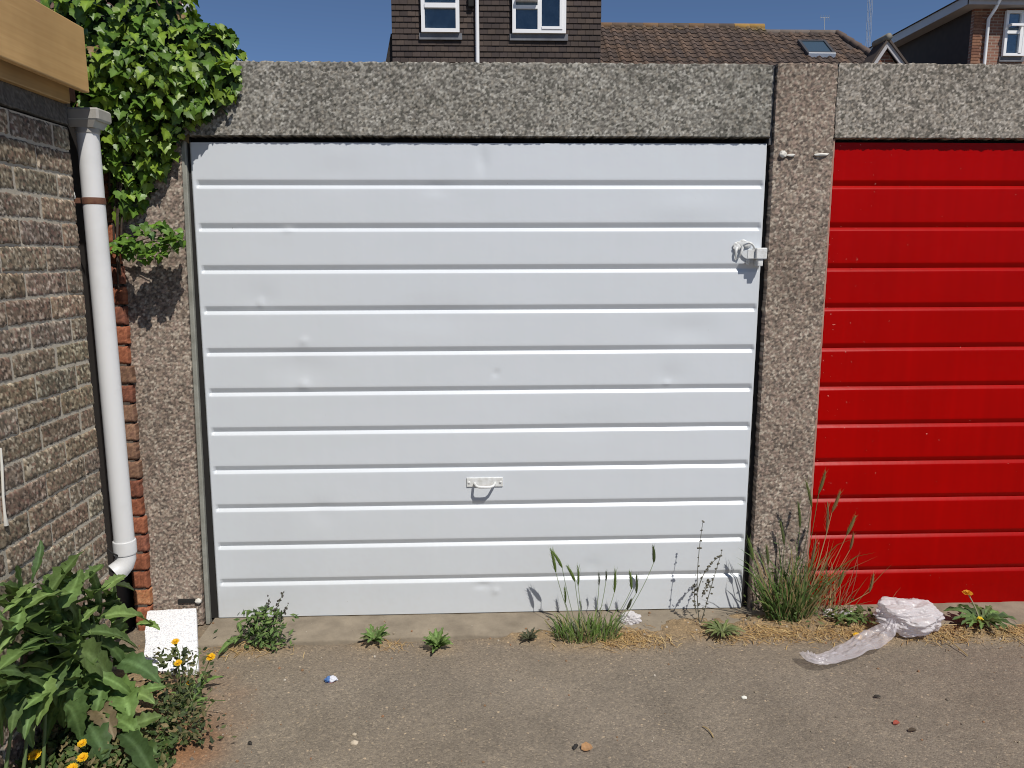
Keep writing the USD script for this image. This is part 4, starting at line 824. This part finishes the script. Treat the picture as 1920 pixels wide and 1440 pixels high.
# straw and crumbs along the doors
pts = []
while len(pts) < 3600:
    x, y = rl.uniform(-.1, 3.6), rl.uniform(-.36, -.05)
    w_ = spots(np.array([[x, y]]), STRAW)[0]
    if rl.random() < w_ ** 1.3: pts.append((x, y))
pts = np.array(pts); pz = ground_z(pts)[0]; bl = []
for (x, y), z in zip(pts, pz):
    a = rl.uniform(0, 3.14); l = rl.uniform(.010, .050); z = max(z, .0 if y > -.17 else -.03) + rl.uniform(.001, .008)
    d = np.array([math.cos(a), math.sin(a), rl.normal(0, .15)]) * l / 2; c = np.array([x, y, z])
    bl.append(blade(c - d, c + d, rl.uniform(.0010, .0032), (0, 0, l * rl.uniform(.02, .3)), np.array([(.52, .35, .14), (.62, .46, .22), (.42, .27, .11), (.34, .21, .09)][rl.integers(4)]) * rl.uniform(.8, 1.15), 3, side=(0, 0, 1.0) if rl.random() < .7 else None))
obj('dry_straw', join(bl), DRYM, None, kind='stuff', label='golden dry grass litter strewn along the foot of the doors', cat='straw')
pts = np.c_[rl.uniform(-.25, 3.6, 5200), rl.uniform(-1.5, -.02, 5200)]
keep = (spots(pts, HEAPS) + spots(pts, [(.12, -.8, .25, .4, 1.2)]) + .10) > rl.random(5200) * 1.1
pts = pts[keep]; pz = ground_z(pts)[0]; st_ = []
ic = trimesh.creation.icosphere(1, 1.0); iv, if_ = np.asarray(ic.vertices), np.asarray(ic.faces)
for (x, y), z in zip(pts, pz):
    r = .0012 + .0042 * rl.random() ** 2.5
    vv = iv * rl.uniform(.6, 1.2, 3) * r * (1 + rl.normal(0, .12, (len(iv), 1))) + (x, y, max(z, .0 if y > -.17 else -.03) + r * .3)
    st_.append((vv, if_, np.array([(.24, .2, .15), (.34, .28, .2), (.16, .13, .1), (.45, .4, .33), (.28, .15, .08), (.22, .13, .07)][rl.integers(6)])))
obj('gravel', join(st_), STONEM, None, kind='stuff', label='crumbs of soil and fine stone on the tarmac', cat='gravel')

# ------------------------------------------------------------------ houses behind
def window_part(parent, x0, x1, z0, z1, y, panes, bars, frame=.075, sill=True, name='window'):
    """A frame standing proud of the wall plane y, its glass and a curtain behind the glass. panes: (x0, x1, z0, z1); bars: boxes (x0, x1, z0, z1, proud)."""
    w_ = tag(UsdGeom.Xform.Define(stage, fresh(str(parent.GetPath()), name)).GetPrim())
    fr = [box(x0, x1, y - .09, y, z0, z0 + frame), box(x0, x0 + frame, y - .09, y, z0 + frame, z1), box(x1 - frame, x1, y - .09, y, z0 + frame, z1), box(x0 + frame, x1 - frame, y - .09, y, z1 - frame, z1)]
    fr += [box(b[0], b[1], y - .085 - (b[4] if len(b) > 4 else 0), y - .002, b[2], b[3]) for b in bars]
    obj('frame', join(fr), UPVC, w_)
    for q in panes:
        obj('pane', box(q[0], q[1], y - .045, y - .039, q[2], q[3]), GLASS, w_)
    obj('curtain', box(x0 + .02, x1 - .02, y - .012, y - .004, z0 + .02, z1 - .02), CURTAIN, w_)
    if sill: obj('sill', box(x0 - .05, x1 + .05, y - .030, y - .004, z0 - .13, z0 - .004), LEADM, w_)
    return w_
rh = np.random.default_rng(12)
def hung_course(x0, x1, z, y, gauge=.115, tw=.165, shift=0.0, cols=((.058, .041, .034), (.068, .048, .038), (.048, .034, .030))):
    """One course of hanging tiles, each tile tipped out at its foot."""
    parts = []; x = x0 - shift
    while x < x1:
        a, b = max(x, x0) + .003, min(x + tw, x1) - .003
        if b - a > .02:
            o = rh.uniform(0, .006)
            V = np.array([(a, y - .032 - o, z), (b, y - .032 - o, z), (b, y - .012, z + gauge + .01), (a, y - .012, z + gauge + .01), (a, y - .018 - o, z), (b, y - .018 - o, z), (b, y, z + gauge + .01), (a, y, z + gauge + .01)])
            F = np.array([(0, 1, 2), (0, 2, 3), (4, 6, 5), (4, 7, 6), (0, 4, 5), (0, 5, 1), (0, 3, 7), (0, 7, 4), (1, 5, 6), (1, 6, 2), (3, 2, 6), (3, 6, 7)])
            parts.append((V, F, np.array(cols[rh.integers(len(cols))]) * rh.uniform(.85, 1.15)))
        x += tw
    return join(parts)
h1 = thing('tile_hung_house', 'tall house hung with dark brown tiles, two white windows in view', 'house', (1.4, 14, 0))
HY = 14.0
obj('wall', box(-.762, 3.574, HY + .002, HY + 6, 0, 8.6), DARKMORTAR, h1)
z = 5.2; k = 0
while z < 8.4:
    segs = [(-.765, 3.578)]
    if z + .12 > 5.99 and z < 7.3: segs = [(-.765, -.15), (.637, 1.718), (2.835, 3.578)]
    for s_ in segs: obj('tile_course', hung_course(*s_, z, HY, shift=.0825 * (k % 2)), TILEM, h1)
    z += .113; k += 1
obj('roof', trimesh.convex.convex_hull(np.array([(-1.1, 13.6, 8.4), (3.9, 13.6, 8.4), (-1.1, 20.4, 8.4), (3.9, 20.4, 8.4), (-1.1, 17, 11), (3.9, 17, 11)])), plain('dark_roof', (.08, .06, .05), .9), h1)
obj('wall_tiles', hung_course(-.765, 3.578, 5.0, HY), TILEM, h1)
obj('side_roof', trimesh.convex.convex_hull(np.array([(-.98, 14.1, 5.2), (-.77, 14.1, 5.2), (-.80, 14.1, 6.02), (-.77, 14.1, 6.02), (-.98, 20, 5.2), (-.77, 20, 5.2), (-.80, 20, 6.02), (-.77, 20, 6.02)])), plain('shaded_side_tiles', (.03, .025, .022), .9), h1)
window_part(h1, -.148, .635, 5.995, 7.2, HY - .045, [(-.06, .55, 6.08, 6.46), (-.06, .55, 6.56, 7.1)], [(-.073, .56, 6.46, 6.55, .03)])
window_part(h1, 1.722, 2.833, 5.99, 7.2, HY - .045, [(1.80, 2.24, 6.07, 6.46), (2.33, 2.75, 6.09, 7.1), (1.80, 2.24, 6.62, 7.1)], [(2.245, 2.33, 6.065, 7.12), (1.797, 2.245, 6.46, 6.53), (1.79, 2.245, 6.60, 6.67, .10), (2.33, 2.758, 6.065, 6.12, .02), (2.70, 2.758, 6.12, 7.1, .02)])
obj('downpipe', tube([(1.0, HY - .09, z) for z in (4.9, 6.0, 7.5, 8.4)], .040, 12), UPVC, h1, smooth=True)
obj('alarm_box', box(.82, .93, HY - .12, HY - .034, 6.50, 6.75, .01), BLACK, h1)

def roof_tiles(parent, o, A, B, N, la, lb, tw, gauge, inside, budget, lichen=None):
    """Rolled concrete tiles laid on a slope: each a flat pan with a raised roll, lapped over the one below. Nearest courses are single tiles."""
    prof = np.array([(0, .0), (.10, .0), (.22, .036), (.36, .050), (.50, .036), (.62, .0), (.78, .0), (.93, .012), (1.0, .0)])
    rest = []; n = 0; rr = np.random.default_rng(5); r = 0
    while (r + .2) * gauge < lb:
        c = 0
        while c * tw < la:
            a0, b0 = c * tw, r * gauge
            if inside(a0 + tw / 2, b0 + gauge / 2):
                u = prof[:, 0] * (tw - .004) + a0; hh = prof[:, 1] * tw / .30
                lo = o + u[:, None] * A + (b0 + rr.uniform(-.006, .006)) * B + (hh + .030)[:, None] * N
                hi = o + u[:, None] * A + (b0 + gauge + .03) * B + (hh + .002)[:, None] * N
                ft = o + u[:, None] * A + b0 * B - .005 * N
                V = np.vstack([lo, hi, ft]); m = len(u); F = []
                for i in range(m - 1): F += [(i, i + 1, m + i + 1), (i, m + i + 1, m + i), (2 * m + i, 2 * m + i + 1, i + 1), (2 * m + i, i + 1, i)]
                col = np.array([(.088, .058, .042), (.075, .050, .038), (.104, .066, .045), (.064, .044, .035)][rr.integers(4)]) * rr.uniform(.85, 1.15)
                cv = np.tile(col, (3 * m, 1)); cv[2:5] *= 1.5; cv[m + 2:m + 5] *= 1.1
                if lichen is not None:
                    l_ = lichen(a0, b0); cv = cv * (1 - l_) + np.array([.30, .20, .06]) * l_
                if n < budget: obj('roof_tile', (V, np.array(F), cv), TILEM, parent)
                else: rest.append((V, np.array(F), cv))
                n += 1
            c += 1
        r += 1
    if rest: obj('roof_tiles', join(rest), TILEM, parent, kind='stuff')
sl_ = math.radians(36); RB = np.array([0, math.cos(sl_), math.sin(sl_)]); RN = np.array([0, -math.sin(sl_), math.cos(sl_)])
h2 = thing('brown_roof_house', 'house whose brown rolled-tile roof shows above the beam', 'house', (6, 18, 0))
e0 = at_y(1127, 121, 18.0); ez = e0[2] - .05
def slope_len(px, py, y0, z0):
    d = _ray(px, py); n = RN; o = np.array([0, y0, z0]); t = ((o - EYE) @ n) / (d @ n); p = EYE + t * d; return (p - o) @ RB, p[0]
ridge, _ = slope_len(1270, 50, 18.0, ez); xr_end = slope_len(1418, 52, 18.0, ez)[1]; x_left = 3.5
la = xr_end - x_left
lich = lambda a, b: float(np.clip(.85 * math.exp(-((a - la) / .5) ** 2 - ((b - ridge) / .4) ** 2) + .2 * (1 if b > ridge - .3 else 0) * noise(np.array([[a * 2, 0, 0.]]), 3)[0], 0, .9))
obj('wall', box(x_left, xr_end - .1, 18.25, 24.5, 0, ez + .05), FARBRICK, h2)
roof_tiles(h2, np.array([x_left, 18.0, ez]), ax, RB, RN, la + .02, ridge, .15 * 2, ridge / 10.0, lambda a, b: True, 300, lich)
o_ = np.array([x_left, 18.0, ez]); rp_ = o_ + RB * ridge
obj('roof_deck', (np.array([o_ - RN * .02, o_ + ax * la - RN * .02, rp_ + ax * la - RN * .02, rp_ - RN * .02, rp_ + np.array([0, rp_[1] - 18, ez - rp_[2]]), rp_ + np.array([la, rp_[1] - 18, ez - rp_[2]])]), np.array([(0, 1, 2), (0, 2, 3), (3, 2, 5), (3, 5, 4)])), plain('roof_underlay', (.06, .045, .04), .9), h2)
xq = x_left; k = 0
while xq < xr_end - .1:
    t_ = tube([(xq, rp_[1] + .03, rp_[2] + .0), (xq + .43, rp_[1] + .03, rp_[2] + .0)], .105, 10)
    obj('ridge_tile', (t_[0], t_[1], np.array([(.13, .085, .055), (.10, .07, .05), (.17, .10, .05)][k % 3]) if xq < xr_end - .9 else np.array([.34, .20, .05])), TILEM, h2, smooth=True); xq += .44; k += 1

h3 = thing('hipped_roof_house', 'house with a lower hipped tile roof and a skylight', 'house', (10, 19, 0))
y3 = 18.8; z3 = at_y(1500, 124, y3)[2] - .05
ridge3, _ = slope_len(1500, 62, y3, z3); xa3 = xr_end - .4
hip_top = slope_len(1568, 62, y3, z3)[1]; hip_low = slope_len(1632, 120, y3, z3); 
def hip_inside(a, b): return xa3 + a < hip_low[1] + (b - hip_low[0]) / (ridge3 - hip_low[0]) * (hip_top - hip_low[1])
sk = [slope_len(px, py, y3, z3) for px, py in ((1497, 82), (1547, 82), (1562, 107), (1522, 108))]
roof_tiles(h3, np.array([xa3, y3, z3]), ax, RB, RN, hip_low[1] - xa3 + .9, ridge3, .30, ridge3 / 8.0, hip_inside, 300)
o_ = np.array([xa3, y3, z3]); rp3 = o_ + RB * ridge3
hb = np.array([hip_low[1] + .5, y3, z3])
obj('roof_deck', (np.array([o_ - RN * .02, hb - RN * .02, np.array([hip_top, rp3[1], rp3[2]]) - RN * .02, rp3 - RN * .02, np.array([xa3, 2 * rp3[1] - y3, z3]), np.array([hb[0], 2 * rp3[1] - y3, z3])]), np.array([(0, 1, 2), (0, 2, 3), (3, 2, 5), (3, 5, 4), (1, 5, 2)])), L + 'roof_underlay', h3)
obj('wall', box(xa3 + .1, hb[0] - .3, y3 + .25, 2 * rp3[1] - y3 - .3, 0, z3 + .03), FARBRICK, h3)
xq = xa3; k = 0
while xq < hip_top - .2:
    t_ = tube([(xq, rp3[1] + .03, rp3[2]), (xq + .43, rp3[1] + .03, rp3[2])], .10, 10); obj('ridge_tile', (t_[0], t_[1], np.array([(.16, .13, .11), (.14, .11, .09)][k % 2])), TILEM, h3, smooth=True); xq += .44; k += 1
ht, hbm = np.array([hip_top, rp3[1], rp3[2] + .02]), hb + np.array([-.02, 0, .03])
for k in range(7):
    a0, a1 = ht + (hbm - ht) * k / 7, ht + (hbm - ht) * (k + 1.02) / 7
    t_ = tube([a0, a1], [.085, .105], 10); obj('hip_tile', (t_[0], t_[1], np.array([.12, .085, .07])), TILEM, h3, smooth=True)
def on3(px, py, lift):
    s_, x_ = slope_len(px, py, y3, z3); return np.array([x_, y3, z3]) + RB * s_ + RN * lift
x0k, x1k = (sk[3][1] + sk[0][1]) / 2 - .1, (sk[2][1] + sk[1][1]) / 2
s0k, s1k = sk[3][0], sk[0][0]
sky_w = tag(UsdGeom.Xform.Define(stage, fresh(str(h3.GetPath()), 'skylight')).GetPrim(), 'skylight window set in the tiles')
def slab3(xa, xb, sa, sb, la_, lb_):
    P = [np.array([x, y3, z3]) + RB * s + RN * l for x in (xa, xb) for s in (sa, sb) for l in (la_, lb_)]; return trimesh.convex.convex_hull(np.array(P))
obj('frame', join([slab3(x0k, x1k, s0k, s0k + .10, .0, .13), slab3(x0k, x1k, s1k - .08, s1k, .0, .12), slab3(x0k, x0k + .07, s0k + .1, s1k - .08, .0, .125), slab3(x1k - .07, x1k, s0k + .1, s1k - .08, .0, .125)]), plain('dark_skylight_frame', (.05, .05, .055), .5), sky_w)
obj('sill', slab3(x0k + .02, x1k - .02, s0k - .04, s0k - .003, .02, .14), UPVC, sky_w)
obj('pane', slab3(x0k + .07, x1k - .07, s0k + .1, s1k - .08, .09, .096), mat('skylight_glass', {'p': ('principled_bsdf', {'base_color': (.05, .08, .11), 'roughness': .06, 'specular_ior_level': .9})}, []), sky_w)

# house on the right: brick, white gutter, grey eaves, one window in view
h4 = thing('brick_house', 'brick house with white gutter and grey eaves at the far right', 'house', (15, 18, 0))
cx = at_y(1824, 60, 18.0)[0]; ztop = at_y(1835, 16, 18.0)[2]
obj('wall', box(cx, cx + 8, 18.0, 18.12, 0, ztop), FARBRICK, h4)
obj('wall', box(cx, cx + .12, 18.121, 23.0, 0, ztop), worn('shade_coloured_wall', (.022, .014, .012), (.035, .022, .018), 6, .9), h4, label='side wall coloured near black for its shade'); obj('wall', box(cx + .121, cx + 8, 22.9, 23.0, 0, ztop), FARBRICK, h4); obj('wall', box(cx + 7.9, cx + 8, 18.121, 22.899, 0, ztop), FARBRICK, h4)  # side wall facing away from the sun: its shade is painted into the colour
# single bricks of the lit corner, where they can be told apart
rq = np.random.default_rng(3); zz = ztop - .10; k = 0
while zz > 6.2:
    w_ = .215 if k % 2 else .33
    obj('brick', (*[np.asarray(q) for q in (lambda b: (b.vertices, b.faces))(box(cx + .004, cx + w_, 17.988, 18.0, zz - .062, zz))], np.array([(.26, .13, .08), (.21, .10, .065), (.31, .17, .11)][rq.integers(3)])), REDBRICK, h4); zz -= .075; k += 1
obj('soffit', box(cx - .42, cx + 8.3, 17.62, 23.3, ztop, ztop + .03), UPVCG, h4)
obj('eaves_board', box(cx - .44, cx - .421, 17.60, 23.3, ztop - .02, ztop + .20), UPVCG, h4)
obj('fascia_board', box(cx - .44, cx + 8.3, 17.60, 17.619, ztop - .02, ztop + .16), UPVCG, h4)
obj('gutter', tube([(cx - .42, 17.54, ztop + .14), (cx + 8.3, 17.54, ztop + .14)], .06, 10), UPVC, h4, smooth=True)
obj('roof', trimesh.convex.convex_hull(np.array([(cx - .5, 17.55, ztop + .21), (cx + 8.4, 17.55, ztop + .21), (cx - .5, 23.4, ztop + .21), (cx + 8.4, 23.4, ztop + .21), (cx + 2.4, 20.5, ztop + .75), (cx + 6, 20.5, ztop + .75)])), L + 'dark_roof', h4)
dq = at_y(1851, 60, 17.93)
obj('downpipe', tube([(dq[0] + .03, 17.56, ztop + .1), (dq[0] + .02, 17.70, ztop - .08), (dq[0], 17.92, ztop - .28), (dq[0], 17.93, 6.4), (dq[0], 17.93, 5.5)], .042, 12), UPVC, h4, smooth=True)
wa, wb_ = at_y(1877, 106, 17.97), at_y(1914, 24, 17.97)
window_part(h4, wa[0], wa[0] + .56, wa[2], wb_[2] + .04, 17.98, [(wa[0] + .08, wa[0] + .38, wa[2] + .09, wa[2] + .54), (wa[0] + .08, wa[0] + .38, wa[2] + .66, wb_[2] - .05)], [(wa[0] + .07, wa[0] + .40, wa[2] + .55, wa[2] + .63), (wa[0] + .39, wa[0] + .47, wa[2] + .07, wb_[2] - .03, .02)], frame=.07)
wq = slice(0)
sash = box(wa[0] + .05, wa[0] + .42, 17.72, 17.76, wa[2] + .70, wa[2] + .76); 
obj('open_sash', join([sash, box(wa[0] + .05, wa[0] + .10, 17.76, 17.88, wa[2] + .72, wa[2] + .77), box(wa[0] + .37, wa[0] + .42, 17.76, 17.88, wa[2] + .72, wa[2] + .77)]), UPVC, h4)

# little gable in front of it
g5 = thing('small_gable', 'small gable with grey barge boards peeking over the beam at right', 'house', (10.6, 16, 0))
ap, bl_, br_ = at_y(1658, 74, 16.0), at_y(1634, 120, 16.0), at_y(1700, 122, 16.0)
hw = (br_[0] - bl_[0]) / 2; ap[0] = (bl_[0] + br_[0]) / 2 - .08
def barge(p0, p1, w_, y0, y1):
    d = unit(p1 - p0); n_ = np.array([-d[2], 0, d[0]]); n_ = n_ if n_[2] < 0 else -n_
    return trimesh.convex.convex_hull(np.array([q + s * n_ * w_ + np.array([0, yy, 0]) for q in (p0, p1) for s in (0, 1) for yy in (y0, y1)]))
low = -1.2
def ext(p, q): return p + (q - p) * 2.2
obj('wall', trimesh.convex.convex_hull(np.array([ap + (0, .15, -.12), ext(ap, bl_) + (.1, .15, -.1), ext(ap, br_) + (-.1, .15, -.1), ap + (0, .9, -.12), ext(ap, bl_) + (.1, .9, -.1), ext(ap, br_) + (-.1, .9, -.1)])), FARBRICK, g5)
obj('wall', box(ext(ap, bl_)[0] + .15, ext(ap, br_)[0] - .15, 16.152, 16.9, 0, ext(ap, bl_)[2] - .12), FARBRICK, g5)
obj('barge_board', barge(ap, ext(ap, bl_), .11, .0, .04), UPVCG, g5); obj('barge_board', barge(ap, ext(ap, br_), .11, -.003, .037), UPVCG, g5)
obj('roof', join([barge(ap + (0, 0, .05), ext(ap, bl_) + (0, 0, .05), .045, -.05, .6), barge(ap + (0, 0, .05), ext(ap, br_) + (0, 0, .05), .045, -.047, .6)]), L + 'dark_roof', g5)
obj('ridge_tile', tube([ap + (0, -.06, .05), ap + (0, .3, .05), ap + (0, .6, .05)], .085, 10), CONCRETE, g5, smooth=True)

# aerials
mast = thing('lattice_mast', 'thin pale lattice radio mast against the sky', 'mast', (14.3, 24, 0))
mt = at_y(1636, -60, 24.0); mb = at_y(1637, 118, 24.0); mz0 = 5.0
GALV = plain('galvanised_steel', (.42, .43, .44), .45, metallic=.3)
for s_ in (-1, 1):
    for yy in (0, .1): obj('mast_leg', tube([(mb[0] + s_ * .055, 24 + yy, 0.), (mt[0] + s_ * .055, 24 + yy, mt[2])], .008, 6), GALV, mast)
br = []; z = 6.5; k = 0
while z < mt[2] - .3:
    xm = mb[0] + (mt[0] - mb[0]) * z / mt[2]; s_ = 1 if k % 2 else -1
    br.append(tube([(xm - s_ * .055, 24., z), (xm + s_ * .055, 24., z + .3)], .004, 5)); br.append(tube([(xm - .055, 24.1, z), (xm + .055, 24., z)], .004, 5)); z += .3; k += 1
obj('bracing', join(br), GALV, mast)
tv = thing('tv_aerial', 'faint television aerial above the hipped roof', 'aerial', (12.5, 22, 0))
t0 = at_y(1548, 66, 22.0); t1 = at_y(1546, 32, 22.0)
obj('pole', tube([t0 - (0, 0, 1.0), t1], .014, 6), GALV, tv)
obj('arm', join([tube([t1 + (-.14, 0, -.02), t1 + (.16, 0, -.02)], .008, 5)] + [tube([t1 + (x, -.01, -.10), t1 + (x, -.01, .06)], .005, 4) for x in (-.12, -.05, .02, .09, .15)] + [tube([t0 + (-.14, 0, .02), t0 + (.12, 0, .02)], .008, 5)]), GALV, tv)
# gable tip behind the ivy
g6 = thing('gabled_house', 'house whose white-edged gable tip shows just above the ivy', 'house', (-5.5, 14.5, 0))
a6 = at_y(352, -8, 14.5); zE = a6[2] - 2.05
obj('roof', trimesh.convex.convex_hull(np.array([a6 + (-.02, 0, -.06), (a6[0] - .02, 11.9, zE), (a6[0] - .02, 17.1, zE), a6 + (-7, 0, -.06), (a6[0] - 7, 11.9, zE), (a6[0] - 7, 17.1, zE)])), worn('red_brown_roof', (.09, .05, .04), (.13, .07, .05), 5, .9), g6)
for yy in (11.85, 17.15):
    P_ = np.array([q + np.array([dx, 0, dz]) for q in (a6, np.array([a6[0], yy, zE - .03])) for dx in (.0, .05) for dz in (0, -.17)])
    obj('barge_board', trimesh.convex.convex_hull(P_ + np.array([.002 if yy > 14 else 0, 0, 0])), UPVC, g6)
obj('wall', box(a6[0] - 6.9, a6[0] - .15, 12.2, 16.8, 0, zE - .02), FARBRICK, g6)
